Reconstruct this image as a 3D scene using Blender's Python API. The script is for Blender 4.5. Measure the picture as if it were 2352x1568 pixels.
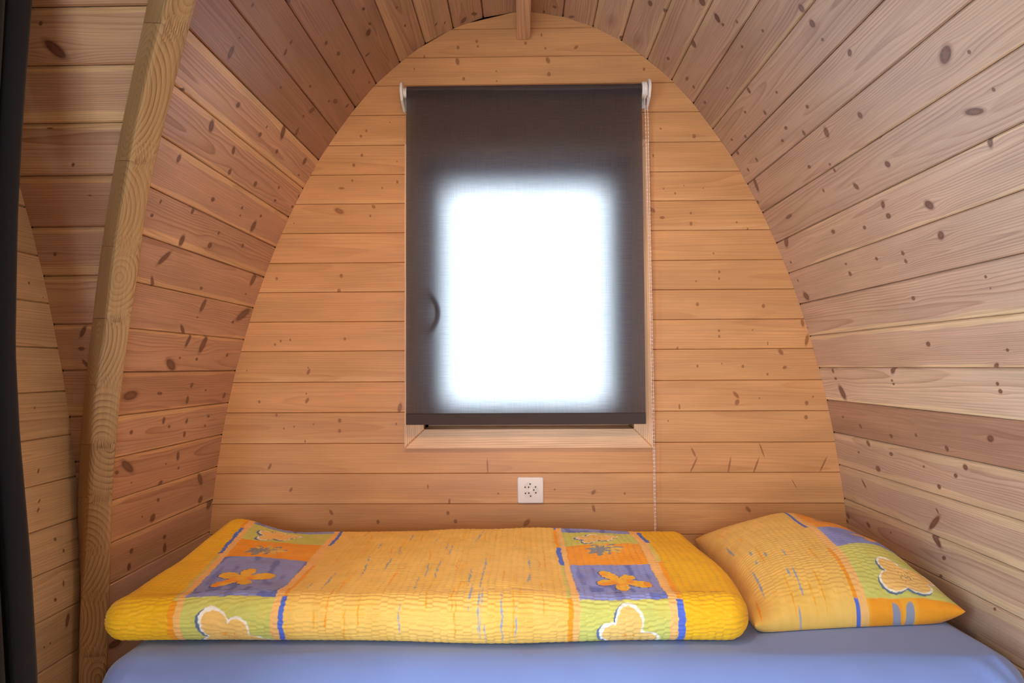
import bpy, bmesh, math, random
import numpy as np
from mathutils import Matrix, Vector

for o in list(bpy.data.objects):
    bpy.data.objects.remove(o)
SC = bpy.context.scene
COL = SC.collection
ZC = 1.15          # floor is 1.15 m below the camera; everything is built about the camera height and lifted at the end

# ---------------------------------------------------------------- camera
cam = bpy.data.cameras.new('camera')
cam.sensor_width = 36.0
cam.lens = 1560.0 / 2352.0 * 36.0
cam.clip_start = 0.02
camo = bpy.data.objects.new('camera', cam)
COL.objects.link(camo)
yaw, pitch, roll = 0.01688855, 0.03758784, 0.00530646
Rz = Matrix.Rotation(yaw, 3, 'Z'); Rx = Matrix.Rotation(pitch, 3, 'X'); Ry = Matrix.Rotation(roll, 3, 'Y')
M = Rz @ Rx @ Ry
mm = Matrix((M.col[0], M.col[2], -M.col[1])).transposed()
camo.matrix_world = mm.to_4x4()
SC.camera = camo

# ---------------------------------------------------------------- light and exposure
SC.view_settings.view_transform = 'Standard'
SC.view_settings.look = 'None'
SC.view_settings.exposure = 0.0
SC.view_settings.gamma = 1.0
SC.view_settings.use_curve_mapping = False
world = bpy.data.worlds.new('overcast_sky')
SC.world = world
world.use_nodes = True
bg = world.node_tree.nodes['Background']
bg.inputs['Color'].default_value = (0.80, 0.91, 1.0, 1)
bg.inputs['Strength'].default_value = 8.5

def light(name, kind, loc, energy, color, **kw):
    l = bpy.data.lights.new(name, kind)
    l.energy = energy; l.color = color
    for k, v in kw.items(): setattr(l, k, v)
    o = bpy.data.objects.new(name, l)
    o.location = loc
    COL.objects.link(o)
    return o
# warm ceiling lamp hanging just left of the ridge beam, above the frame
lamp = light('ceiling_lamp_light', 'SPOT', (-0.10, 0.92, 0.96), 39.0, (1.0, 0.69, 0.42), shadow_soft_size=0.035, spot_size=math.radians(108), spot_blend=1.0)
lamp.rotation_euler = (math.radians(46), 0, math.radians(-4))
# daylight through the entrance in the left bay and a weak general fill added behind the camera
day = light('entrance_daylight', 'AREA', (-1.20, 0.31, -0.30), 34.0, (0.31, 0.65, 1.0), shape='RECTANGLE', size=1.5, size_y=0.80)
day.rotation_euler = (0, math.radians(-90), 0)
fill = light('front_fill', 'AREA', (-0.20, -2.06, -0.30), 5.0, (0.46, 0.74, 1.0), shape='RECTANGLE', size=1.3, size_y=1.6)
fill.rotation_euler = (math.radians(90), 0, 0)

# ---------------------------------------------------------------- constants of the pod
D = 2.251           # inner face of the end wall
X0 = 0.005          # axis of the vault
XE = -1.12          # inner face of the entrance wall in the left bay
PW = [(.018,1.199),(.134,1.18),(.235,1.144),(.330,1.094),(.416,1.03),(.496,.958),(.567,.878),(.630,.790),(.690,.700),(.742,.603),(.790,.507),(.834,.405),(.872,.305),(.907,.202),(.937,.096),(.965,-.008),(.988,-.114),(1.008,-.219),(1.023,-.325),(1.037,-.434),(1.046,-.54),(1.051,-.648),(1.052,-.756),(1.05,-.864),(1.045,-.972),(1.038,-1.08),(1.034,-1.15)]
PWa = np.array(PW)
def w(z): return float(np.interp(z, PWa[::-1,1], PWa[::-1,0]))
def yb(z): return .523 + 1.15*w(z)
ZB = [1.199,1.141,1.045,.95,.85,.748,.648,.55,.451,.351,.253,.154,.056,-.047,-.148,-.25,-.349,-.449,-.549,-.65,-.75,-.85,-.95,-1.05,-1.15]
BZ = [1.199,1.18,1.144,1.094,1.03,.958,.878,.79,0.716,0.625,0.526,0.427,0.323,0.217,0.106,-0.004,-0.118,-0.232,-.34,-.448,-.556,-.664,-.772,-.88,-.99,-1.15]
EZ = [.68,.575,.47,0.366,0.263,0.156,0.051,-0.053,-0.161,-0.267,-0.372,-0.475,-0.584,-0.7,-.81,-.92,-1.03,-1.15]
# knots of single boards: (along, across, half length, angle, slimness in tenths)
KN={
 'B0':[(-0.149,0.0913,0.0056,1.52,8)],
 'B1':[(0.183,0.0669,0.0077,2.43,6),(-0.215,0.0626,0.0056,1.52,8),(-0.152,0.0417,0.005,1.53,8),(0.013,0.0506,0.005,1.53,8),(-0.329,0.0935,0.0062,1.53,4),(0.067,0.0234,0.0056,1.54,4),(-0.148,0.0591,0.0039,1.53,8),(0.08,0.0694,0.0039,1.54,8),(0.173,0.0528,0.0039,1.54,8),(0.22,0.0451,0.0039,1.54,8),(-0.089,0.0408,0.0028,1.53,8)],
 'B2':[(-0.217,0.0147,0.0112,1.4,5),(0.088,0.0142,0.01,1.24,6),(0.091,0.0616,0.0067,1.54,8),(-0.196,0.0735,0.0056,1.52,8),(0.41,0.049,0.005,1.55,8),(-0.363,0.0379,0.0028,1.52,8),(-0.086,0.0493,0.0028,1.53,8),(-0.085,0.0833,0.0028,1.53,8)],
 'B4':[(0.574,0.0833,0.0061,1.56,8),(-0.543,0.0708,0.0044,1.51,8),(-0.525,0.0527,0.0039,1.51,8),(0.463,0.0567,0.0033,1.56,8),(-0.446,0.0241,0.0022,1.51,8)],
 'B5':[(-0.567,0.0667,0.0055,1.51,8),(-0.54,0.0337,0.005,1.51,8),(0.437,0.0453,0.0049,1.55,5),(-0.421,0.0566,0.0022,1.52,8)],
 'B6':[(-0.608,0.0448,0.0088,0.01,4),(-0.42,0.0257,0.005,1.52,8),(-0.572,0.0192,0.0039,1.51,8),(-0.471,0.045,0.0033,1.51,8),(0.508,0.0727,0.0033,1.56,8),(0.47,0.0565,0.0027,1.56,8),(0.538,0.0473,0.0022,1.56,8),(0.601,0.0567,0.0022,1.56,8)],
 'B7':[(-0.616,0.0239,0.0155,0.45,5),(0.433,0.0309,0.0087,0.72,6),(-0.5,0.0101,0.0066,0.88,7),(0.464,0.0558,0.007,0.01,6),(0.559,0.0774,0.0049,1.56,8),(0.559,0.0766,0.004,1.56,8),(-0.511,0.0414,0.0039,1.51,8),(0.559,0.0419,0.0038,1.56,8),(0.71,0.0739,0.003,1.57,8),(0.746,0.0958,0.003,1.57,8),(-0.768,0.0642,0.0025,1.5,8)],
 'B8':[(0.632,0.0779,0.003,1.57,8)],
 'B9':[(-0.615,0.0936,0.0065,1.51,8),(-0.608,0.0433,0.006,1.51,8),(-0.825,0.0508,0.005,1.5,8),(0.65,0.0394,0.004,1.57,8),(0.649,0.0619,0.004,1.57,8),(0.573,0.0703,0.003,1.57,8)],
 'B10':[(0.793,0.056,0.006,1.58,8),(0.576,0.049,0.0055,1.57,8)],
 'B11':[(0.933,0.0703,0.0173,1.77,3),(0.92,0.0133,0.0123,1.42,4),(0.507,0.0975,0.0079,1.93,4),(-0.595,0.0572,0.0045,1.51,8),(-0.829,0.0748,0.004,1.5,8),(-0.81,0.0634,0.004,1.5,8),(0.646,0.0374,0.004,1.57,8),(0.646,0.0562,0.004,1.57,8),(0.805,0.0809,0.0059,1.56,3),(-0.778,0.0591,0.0035,1.5,8),(0.756,0.0361,0.0025,1.58,8)],
 'B12':[(0.847,0.0113,0.0098,0.9,6),(-0.716,0.0683,0.0089,2.0,5),(0.859,0.0617,0.0064,2.78,7),(0.722,0.0575,0.0049,1.58,8),(0.573,0.0557,0.0044,1.57,8),(0.802,0.0841,0.0039,1.58,8),(-0.717,0.0548,0.003,1.51,8),(-0.923,0.0637,0.0025,1.5,8),(0.653,0.0483,0.0025,1.57,8)],
 'B13':[(-0.411,0.0859,0.0153,1.75,4),(0.698,0.048,0.0122,0.89,4),(0.701,0.0726,0.0089,1.94,7),(-0.72,0.0604,0.0089,2.09,5),(0.928,0.0761,0.0064,1.59,8),(-0.88,0.0641,0.0045,1.5,8),(0.512,0.0868,0.0061,1.55,4),(0.512,0.0856,0.0069,1.55,3),(-0.723,0.0375,0.003,1.51,8),(0.949,0.0556,0.0029,1.59,8),(0.774,0.0597,0.0025,1.58,8)],
 'B14':[(-0.611,0.0263,0.0064,1.52,8),(0.925,0.0216,0.0064,1.59,8),(-0.611,0.06,0.0054,1.52,8),(-0.822,0.0071,0.0045,1.5,8),(-0.423,0.0381,0.0037,1.52,8),(-0.726,0.0942,0.0049,1.53,4),(-0.797,0.0519,0.003,1.51,8),(-0.763,0.0456,0.003,1.51,8),(-0.698,0.0374,0.003,1.51,8),(0.474,0.0313,0.003,1.57,8),(-0.522,0.0622,0.0024,1.52,8),(-0.559,0.0437,0.0024,1.52,8)],
 'B15':[(0.556,0.0741,0.0246,2.02,1),(0.672,0.0769,0.0245,1.76,1),(0.759,0.0771,0.0245,1.94,1),(0.978,0.0729,0.0245,2.03,1),(0.779,0.0259,0.0219,1.24,1),(-0.121,0.0761,0.0213,1.54,1),(0.556,0.0326,0.0146,1.15,2),(-0.843,0.0751,0.0099,2.01,4),(0.141,0.0599,0.0098,2.28,4),(-0.293,0.0604,0.0097,2.1,4),(-0.911,0.0516,0.006,1.03,6),(-0.638,0.0485,0.005,0.52,5),(-0.281,0.0471,0.0037,1.53,8),(-0.772,0.0605,0.0035,1.51,8)],
 'B16':[(0.227,0.0628,0.0085,2.28,6),(-0.247,0.0921,0.0085,1.54,4),(-0.772,0.0527,0.0069,2.1,6),(0.882,0.0369,0.0145,1.06,1),(-0.318,0.0434,0.0073,1.54,3),(0.329,0.0673,0.0036,1.56,8),(0.1,0.0535,0.003,1.55,8),(-0.086,0.0664,0.003,1.54,8)],
 'B17':[(0.007,0.062,0.0134,2.28,5),(0.731,0.0193,0.0106,0.88,5),(-0.64,0.061,0.0088,2.1,7),(0.227,0.0159,0.0108,1.32,4),(-0.638,0.0267,0.0089,0.95,5),(-0.483,0.0583,0.0061,1.52,8),(-0.252,0.0296,0.006,1.54,8),(-0.227,0.0569,0.006,1.54,8),(0.017,0.0301,0.006,1.55,8),(-0.963,0.0237,0.0069,1.2,6),(0.892,0.0026,0.0049,1.59,8),(-0.832,0.019,0.0044,1.51,8),(0.231,0.0425,0.0042,1.56,8),(-0.482,0.0292,0.0036,1.52,8)],
 'E1':[(1.515,0.067,0.0031,2.68,9),(1.561,0.0953,0.0016,2.81,9)],
 'E4':[(1.541,0.0348,0.0023,0.35,9)],
 'E5':[(1.557,0.0726,0.0054,1.93,5)],
 'E6':[(1.559,0.0562,0.0053,2.09,5),(1.562,0.0362,0.0049,2.4,5)],
 'E7':[(1.618,0.0327,0.0046,0.6,7),(1.649,0.0675,0.0046,1.25,7)],
 'E8':[(1.651,0.0441,0.0074,1.46,4),(1.623,0.0737,0.0052,0.67,7)],
 'E9':[(1.668,0.0293,0.0152,1.8,4),(1.608,0.0607,0.0029,0.72,6),(1.588,0.062,0.0028,0.74,6)],
 'L1':[(2.223,0.0684,0.0161,0.44,5),(2.207,0.0295,0.0119,2.55,6)],
 'L2':[(2.171,0.0558,0.0084,0.49,4),(2.189,0.0251,0.0072,0.28,4)],
 'L3':[(2.074,0.048,0.0069,3.07,5),(1.96,0.0533,0.005,0.33,6)],
 'L4':[(1.968,0.0576,0.0138,0.28,6),(2.062,0.0901,0.0093,1.72,5),(1.856,0.0414,0.007,3.03,6),(1.937,0.0416,0.0069,3.04,6)],
 'L5':[(2.073,0.0491,0.0089,0.33,7),(1.842,0.0774,0.0076,0.09,7),(1.931,0.062,0.0077,3.02,6),(1.592,0.1035,0.0068,3.0,7),(1.931,0.0619,0.0071,3.02,6),(2.203,0.0208,0.0061,0.39,6)],
 'L6':[(2.103,0.0461,0.012,3.0,5),(2.104,0.0461,0.0112,3.0,5),(2.192,0.0219,0.0089,2.19,6),(1.71,0.0796,0.0086,1.01,6),(1.704,0.0515,0.0055,0.67,9),(2.066,0.0637,0.0066,3.01,6),(1.917,0.0827,0.0064,3.0,6),(1.49,0.0748,0.0047,0.78,9),(1.598,0.0957,0.0036,0.87,8)],
 'L7':[(1.523,0.0778,0.0154,1.2,5),(2.01,0.016,0.0137,2.48,6),(2.008,0.096,0.0142,1.04,5),(1.987,0.0481,0.0069,3.03,6),(1.789,0.0429,0.0062,3.0,6),(1.519,0.0397,0.0036,2.93,7)],
 'L8':[(1.934,0.0178,0.0219,0.98,5),(2.157,0.0374,0.0117,0.29,9),(1.659,0.0493,0.0075,2.99,9),(1.957,0.0739,0.0076,0.0,8),(1.825,0.0687,0.0074,3.06,8),(2.168,0.0851,0.0064,3.05,5),(1.837,0.0398,0.0041,1.25,8),(1.441,0.1101,0.0065,1.44,10)],
 'L9':[(1.6,0.0227,0.0152,0.94,6),(1.741,0.0383,0.0112,0.82,6),(1.932,0.079,0.0092,0.09,8),(1.773,0.0905,0.0081,0.87,9),(2.237,0.0718,0.0088,3.09,5),(2.244,0.0304,0.0064,0.54,9),(2.098,0.0869,0.0078,3.1,5),(2.08,0.0463,0.0054,0.14,9),(1.444,0.0641,0.0054,2.99,8)],
 'L10':[(2.034,0.0833,0.0174,1.69,7),(1.54,0.0233,0.0097,1.56,7),(1.753,0.0694,0.0084,3.09,7),(2.052,0.0441,0.0067,3.08,6),(1.92,0.0508,0.0055,3.08,8),(1.929,0.0723,0.0044,3.1,6)],
 'L11':[(1.688,0.0878,0.0144,1.6,7),(1.83,0.073,0.0099,3.11,8),(1.685,0.0084,0.0076,1.71,8),(1.851,0.033,0.0051,2.97,9),(1.53,0.0574,0.0056,3.12,7),(1.542,0.0205,0.0049,1.7,8),(2.016,0.0383,0.0061,2.63,10)],
 'L12':[(2.174,0.0178,0.0226,1.92,6),(1.64,0.0356,0.0264,2.36,3),(1.626,0.1003,0.017,0.85,3),(1.866,0.0863,0.0069,0.05,6),(2.157,0.0701,0.0055,0.03,5)],
 'L13':[(2.186,0.0281,0.0468,2.7,3),(1.907,0.0239,0.0197,1.96,5),(1.833,0.0988,0.0192,0.62,3),(2.126,0.0575,0.008,0.04,5),(1.895,0.0593,0.0042,0.06,6)],
 'L14':[(1.974,0.0262,0.0269,1.99,5),(1.824,0.088,0.0296,0.43,4),(1.881,0.0185,0.0191,1.95,4),(2.153,0.0547,0.0069,3.03,8),(1.96,0.0709,0.0068,0.13,6),(1.862,0.0686,0.0048,0.14,6)],
 'L15':[(1.667,0.0587,0.0299,3.09,4),(1.963,0.0847,0.0109,1.28,7),(2.204,0.0817,0.01,2.8,8),(1.969,0.0413,0.0078,2.87,9),(1.802,0.0583,0.0123,0.07,3),(2.065,0.0594,0.0058,0.14,5)],
 'L16':[(1.854,0.0281,0.0093,1.32,7),(1.988,0.0795,0.0087,0.94,8),(1.986,0.04,0.0073,2.55,9),(1.706,0.0462,0.0064,0.21,8),(2.121,0.0357,0.0078,0.16,5),(2.111,0.0653,0.0069,0.18,5),(1.89,0.048,0.0063,0.21,6)],
 'L17':[(1.718,0.0283,0.0333,0.52,3),(1.972,0.035,0.0129,1.26,6),(1.895,0.1019,0.0106,2.8,7),(1.675,0.037,0.0076,0.3,6),(1.986,0.072,0.005,2.98,8),(1.91,0.049,0.0042,0.24,6),(1.748,0.0747,0.003,0.31,6)],
 'L18':[(2.137,0.0231,0.0251,0.83,4),(2.159,0.0911,0.0131,2.98,8),(1.88,0.0877,0.0118,2.86,9),(1.896,0.0411,0.0077,0.3,6),(1.824,0.0721,0.0039,0.34,6)],
 'L19':[(2.226,0.009,0.0186,2.56,7),(1.964,0.0825,0.0134,1.33,6),(1.787,0.0846,0.0094,1.34,8),(1.791,0.0448,0.0079,0.14,8),(1.957,0.0494,0.0083,0.23,7)],
 'L21':[(1.742,0.0525,0.0285,0.13,3)],
 'R0':[(2.198,0.0872,0.0076,0.44,8),(2.237,0.0532,0.0079,0.08,5)],
 'R1':[(2.234,0.0304,0.0111,2.37,5)],
 'R2':[(2.166,0.0564,0.0497,3.1,14),(2.232,0.1025,0.0095,0.03,5)],
 'R3':[(2.187,0.0524,0.0491,3.09,14),(1.959,0.0524,0.0118,0.11,6),(1.945,0.1018,0.0085,0.32,6)],
 'R4':[(1.79,0.0833,0.0118,0.32,7),(1.79,0.0842,0.0109,0.47,7),(2.153,0.0653,0.0081,3.07,6)],
 'R5':[(1.796,0.0353,0.0142,0.99,6),(1.979,0.0097,0.0116,0.78,7),(1.982,0.0093,0.0093,0.64,8),(2.167,0.0793,0.0071,0.35,7),(2.165,0.0455,0.0074,3.02,6),(2.157,0.0456,0.0068,3.02,6),(1.798,0.0587,0.0059,2.98,7),(1.741,0.0875,0.0051,0.35,8)],
 'R6':[(1.505,0.0955,0.0093,1.34,9),(2.176,0.0337,0.0072,3.08,7),(2.177,0.0322,0.0071,2.98,5),(2.0,0.0651,0.006,2.98,6),(1.797,0.0303,0.0055,2.91,7),(1.677,0.0518,0.0053,2.89,7)],
 'R7':[(1.506,0.0296,0.0093,1.47,9),(1.907,0.0131,0.0093,1.26,7),(1.905,0.0917,0.0068,0.1,9),(2.086,0.0986,0.0073,3.06,6),(1.998,0.0469,0.0067,3.01,6),(2.176,0.0741,0.007,3.05,5),(1.793,0.0763,0.0054,3.0,7),(1.509,0.0719,0.0047,2.91,8),(1.676,0.0617,0.0047,2.96,7),(1.344,0.0861,0.0038,2.78,9)],
 'R8':[(2.195,0.0093,0.0081,2.73,9),(1.456,0.0288,0.0086,0.48,7),(2.189,0.0751,0.0068,2.94,9),(1.781,0.0999,0.0071,1.64,8),(2.1,0.069,0.0066,1.91,9),(1.849,0.0569,0.0078,2.97,6),(1.705,0.0532,0.0067,2.93,7),(1.9,0.0774,0.0069,2.99,6),(1.962,0.0511,0.0066,2.98,6),(1.297,0.0501,0.0043,2.59,8),(1.623,0.0506,0.0045,2.9,7),(1.17,0.0756,0.0033,2.29,9)],
 'R9':[(2.191,0.0189,0.0248,1.22,4),(1.224,0.0468,0.0198,0.48,6),(1.686,0.0255,0.0133,1.12,7),(2.245,0.069,0.0114,3.07,5),(1.532,0.0417,0.008,2.53,9),(1.84,0.0713,0.0077,3.04,6),(1.742,0.0971,0.0046,3.05,7),(1.174,0.0676,0.0038,2.33,9),(1.276,0.0697,0.0038,2.73,9),(1.084,0.0763,0.0034,1.93,9),(1.287,0.0537,0.0022,2.71,9)],
 'R10':[(1.225,0.055,0.023,2.83,3),(2.083,0.0552,0.0224,0.03,2),(1.676,0.0716,0.011,2.28,6),(1.523,0.0618,0.009,2.64,8),(1.735,0.0087,0.0056,2.11,8),(1.828,0.0394,0.0051,2.28,9),(1.508,0.0002,0.0044,2.9,8),(1.164,0.0383,0.0038,2.33,9),(1.267,0.0381,0.0028,2.71,9),(1.275,0.0499,0.0016,2.76,9)],
 'R11':[(2.173,0.0078,0.0234,0.77,5),(1.447,0.0702,0.0136,2.61,7),(1.221,0.0039,0.0122,1.24,5),(1.603,0.0294,0.0092,0.89,7),(1.6,0.0586,0.0088,3.08,7),(1.87,0.0406,0.0093,3.08,6),(1.715,0.0626,0.0067,3.09,7),(2.201,0.0765,0.0059,2.95,7),(1.874,0.0773,0.006,3.11,6),(1.725,0.0361,0.0045,3.06,7),(1.46,0.0418,0.0041,3.03,8)],
 'R12':[(2.182,0.0879,0.0173,2.67,7),(1.448,0.0325,0.0104,0.46,8),(1.868,0.0577,0.0076,2.94,8),(1.601,0.0453,0.0056,2.87,9),(1.601,0.0655,0.0054,2.17,9),(1.716,0.0397,0.0057,2.86,8),(2.2,0.0324,0.005,2.57,8),(1.871,0.0288,0.0053,3.12,6),(1.457,0.0553,0.0041,2.8,9)],
 'R13':[(1.621,0.0461,0.0065,0.04,7),(1.361,0.0287,0.0038,0.05,8),(1.358,0.0531,0.0021,0.11,8)],
 'R14':[(1.618,0.0488,0.0079,0.15,7),(1.409,0.1017,0.0082,0.49,5),(1.364,0.07,0.0039,0.33,8)],
 'R15':[(2.125,0.078,0.0237,2.12,6),(1.803,0.0032,0.0161,0.71,5),(2.154,0.0093,0.0072,2.21,9),(2.148,0.0342,0.0078,0.09,5),(1.417,0.0483,0.0057,0.29,8),(1.42,0.0326,0.0046,0.28,8),(1.822,0.0339,0.005,0.13,6),(1.818,0.0431,0.005,0.14,6),(1.427,0.0661,0.0039,0.33,8)],
 'R16':[(1.483,0.0457,0.0104,0.36,7),(2.056,0.0696,0.0081,2.68,7),(1.648,0.0873,0.0071,2.53,9),(1.892,0.0823,0.0077,0.09,7),(2.159,0.0491,0.007,0.15,5),(1.768,0.0668,0.0053,3.09,8)],
 'R17':[(1.997,0.0816,0.0115,0.02,7),(2.03,0.0119,0.0099,2.59,7),(1.591,0.0172,0.0084,0.07,8),(1.91,0.0277,0.0085,0.14,6),(1.708,0.0829,0.007,0.12,8),(1.633,0.0433,0.007,0.31,7),(2.099,0.0466,0.0065,0.18,5),(1.76,0.0403,0.0046,0.25,6)],
 'R18':[(1.754,0.0752,0.0351,0.69,2),(2.098,0.0356,0.0143,2.36,3),(1.733,0.0403,0.0065,2.29,5)],
 'R19':[(1.758,0.006,0.0257,2.34,4),(2.235,0.0532,0.0113,2.72,6),(2.105,0.0523,0.0104,2.78,6),(1.732,0.0478,0.0078,0.39,6),(2.244,0.0722,0.0077,3.06,6),(1.754,0.0989,0.0058,0.41,6),(1.977,0.0439,0.0043,0.3,6)],
 'R20':[(1.894,0.0232,0.0052,0.35,6),(1.56,0.0068,0.0045,0.5,7)],
 'Y0':[(-0.951,0.076,0.0227,0.79,5),(-0.963,0.0278,0.0046,2.41,6)],
 'Y2':[(-0.987,0.0864,0.0044,2.3,6),(-1.015,0.009,0.0065,3.14,2)],
 'Y3':[(-0.967,0.0427,0.0034,3.11,4)],
 'Y4':[(-1.08,0.0618,0.0042,2.23,7)],
 'Y6':[(-1.052,0.0173,0.0158,2.15,3),(-1.06,0.0958,0.0104,1.02,4),(-1.063,0.0592,0.0073,3.07,6)],
}
RIB=[
(-0.589, 1.227, 0.734, -0.628, 1.197, 0.716, -0.7, 1.257, 0.753) ,
(-0.615, 1.256, 0.7, -0.659, 1.226, 0.684, -0.728, 1.286, 0.719) ,
(-0.647, 1.292, 0.66, -0.695, 1.262, 0.645, -0.76, 1.322, 0.677) ,
(-0.677, 1.32, 0.613, -0.725, 1.29, 0.6, -0.789, 1.35, 0.628) ,
(-0.707, 1.349, 0.563, -0.754, 1.319, 0.551, -0.818, 1.379, 0.577) ,
(-0.738, 1.378, 0.511, -0.784, 1.348, 0.501, -0.848, 1.408, 0.524) ,
(-0.767, 1.405, 0.456, -0.811, 1.375, 0.447, -0.876, 1.435, 0.467) ,
(-0.796, 1.432, 0.399, -0.837, 1.402, 0.391, -0.903, 1.462, 0.408) ,
(-0.823, 1.461, 0.34, -0.864, 1.431, 0.334, -0.93, 1.491, 0.348) ,
(-0.849, 1.494, 0.279, -0.894, 1.464, 0.274, -0.96, 1.524, 0.286) ,
(-0.875, 1.525, 0.215, -0.921, 1.495, 0.211, -0.988, 1.555, 0.22) ,
(-0.899, 1.551, 0.148, -0.943, 1.521, 0.146, -1.012, 1.581, 0.152) ,
(-0.919, 1.569, 0.079, -0.961, 1.539, 0.077, -1.031, 1.599, 0.081) ,
(-0.938, 1.586, 0.008, -0.983, 1.556, 0.008, -1.049, 1.616, 0.008) ,
(-0.955, 1.601, -0.065, -1.001, 1.571, -0.063, -1.064, 1.631, -0.065) ,
(-0.97, 1.616, -0.138, -1.015, 1.586, -0.135, -1.079, 1.646, -0.14) ,
(-0.984, 1.631, -0.213, -1.027, 1.601, -0.208, -1.093, 1.661, -0.216) ,
(-0.995, 1.643, -0.288, -1.038, 1.613, -0.282, -1.103, 1.673, -0.293) ,
(-1.006, 1.657, -0.364, -1.049, 1.627, -0.357, -1.112, 1.687, -0.37) ,
(-1.015, 1.671, -0.441, -1.061, 1.641, -0.433, -1.121, 1.701, -0.449) ,
(-1.022, 1.679, -0.518, -1.072, 1.649, -0.509, -1.127, 1.709, -0.527) ,
(-1.026, 1.683, -0.593, -1.08, 1.653, -0.583, -1.13, 1.713, -0.604) ,
(-1.028, 1.684, -0.678, -1.082, 1.654, -0.666, -1.13, 1.714, -0.691) ,
(-1.028, 1.682, -0.77, -1.08, 1.652, -0.757, -1.128, 1.712, -0.784) ,
(-1.026, 1.68, -0.865, -1.076, 1.65, -0.85, -1.124, 1.71, -0.881) ,
]

# ---------------------------------------------------------------- node helpers
class G:
    def __init__(s, name, group=False):
        if group:
            s.t = bpy.data.node_groups.new(name, 'ShaderNodeTree')
        else:
            s.mat = bpy.data.materials.new(name); s.mat.use_nodes = True
            s.t = s.mat.node_tree; s.t.nodes.clear()
    def n(s, typ, **kw):
        nd = s.t.nodes.new(typ)
        for k, v in kw.items(): setattr(nd, k, v)
        return nd
    def put(s, sock, v):
        if isinstance(v, bpy.types.NodeSocket): s.t.links.new(v, sock)
        elif v is not None: sock.default_value = v
    def m(s, op, a, b=None, c=None, clamp=False):
        nd = s.n('ShaderNodeMath', operation=op); nd.use_clamp = clamp
        for i, v in enumerate((a, b, c)):
            if v is not None: s.put(nd.inputs[i], v)
        return nd.outputs[0]
    def ss(s, x, lo, hi, a=0.0, b=1.0):
        nd = s.n('ShaderNodeMapRange', interpolation_type='SMOOTHSTEP')
        for k, v in (('Value', x), ('From Min', lo), ('From Max', hi), ('To Min', a), ('To Max', b)): s.put(nd.inputs[k], v)
        return nd.outputs[0]
    def mix(s, f, a, b, blend='MIX'):
        nd = s.n('ShaderNodeMix', data_type='RGBA', blend_type=blend)
        nd.clamp_factor = True
        s.put(nd.inputs[0], f); s.put(nd.inputs[6], a); s.put(nd.inputs[7], b)
        return nd.outputs[2]
    def noise(s, vec, scale=1.0, detail=2.0, rough=.5, col=False):
        nd = s.n('ShaderNodeTexNoise')
        s.put(nd.inputs['Vector'], vec); nd.inputs['Scale'].default_value = scale
        nd.inputs['Detail'].default_value = detail; nd.inputs['Roughness'].default_value = rough
        return nd.outputs[1 if col else 0]
    def vec(s, x, y, z=0.0):
        nd = s.n('ShaderNodeCombineXYZ')
        for i, v in enumerate((x, y, z)): s.put(nd.inputs[i], v)
        return nd.outputs[0]
    def attr(s, name, kind='OBJECT'):
        return s.n('ShaderNodeAttribute', attribute_name=name, attribute_type=kind)
    def out(s, shader):
        o = s.n('ShaderNodeOutputMaterial'); s.t.links.new(shader, o.inputs[0]); return s.mat
    def pbsdf(s, **kw):
        nd = s.n('ShaderNodeBsdfPrincipled')
        for k, v in kw.items(): s.put(nd.inputs[k.replace('_', ' ')], v)
        return nd

def c3(r, g, b):
    f = lambda x: (x/255/12.92) if x/255 <= .04045 else ((x/255+.055)/1.055)**2.4
    return (f(r), f(g), f(b), 1)

def knot_group():
    g = G('knot', True)
    it = g.t.interface
    for nm, tp in (('u', 'NodeSocketFloat'), ('v', 'NodeSocketFloat'), ('K', 'NodeSocketVector'), ('A', 'NodeSocketFloat'), ('mask', 'NodeSocketFloat'), ('warp', 'NodeSocketFloat')):
        it.new_socket(nm, in_out='INPUT', socket_type=tp)
    for nm in ('mask', 'warp'): it.new_socket(nm, in_out='OUTPUT', socket_type='NodeSocketFloat')
    i = g.n('NodeGroupInput'); o = g.n('NodeGroupOutput')
    sp = g.n('ShaderNodeSeparateXYZ'); g.put(sp.inputs[0], i.outputs['K'])
    du = g.m('SUBTRACT', i.outputs['u'], sp.outputs[0]); dv = g.m('SUBTRACT', i.outputs['v'], sp.outputs[1])
    a = i.outputs['A']
    idx = g.m('FLOOR', g.m('DIVIDE', a, 4.0)); ang = g.m('SUBTRACT', a, g.m('MULTIPLY', idx, 4.0))
    pale = g.m('GREATER_THAN', idx, 10.5)
    mn = g.m('MULTIPLY', g.m('MULTIPLY', g.m('SUBTRACT', idx, g.m('MULTIPLY', pale, 10.0)), .1), sp.outputs[2])
    cs, sn = g.m('COSINE', ang), g.m('SINE', ang)
    p = g.m('DIVIDE', g.m('ADD', g.m('MULTIPLY', du, cs), g.m('MULTIPLY', dv, sn)), sp.outputs[2])
    q = g.m('DIVIDE', g.m('SUBTRACT', g.m('MULTIPLY', dv, cs), g.m('MULTIPLY', du, sn)), mn)
    # spikes taper towards one end
    d = g.m('SQRT', g.m('ADD', g.m('MULTIPLY', p, p), g.m('MULTIPLY', q, q)))
    g.put(o.inputs['mask'], g.m('ADD', i.outputs['mask'], g.m('MULTIPLY', g.m('MAXIMUM', g.m('SUBTRACT', 1.6, d), 0.0), g.m('SUBTRACT', 1.0, g.m('MULTIPLY', pale, .62)))))
    e = g.m('ADD', g.m('POWER', g.m('DIVIDE', du, g.m('MULTIPLY', mn, 5.0)), 2.0), g.m('POWER', g.m('DIVIDE', dv, g.m('MULTIPLY', mn, 2.2)), 2.0))
    wp = g.m('MULTIPLY', g.m('MULTIPLY', dv, -.85), g.m('EXPONENT', g.m('MULTIPLY', e, -1.0)))
    g.put(o.inputs['warp'], g.m('ADD', i.outputs['warp'], wp))
    return g.t
KG = knot_group()
NK = 8

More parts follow.
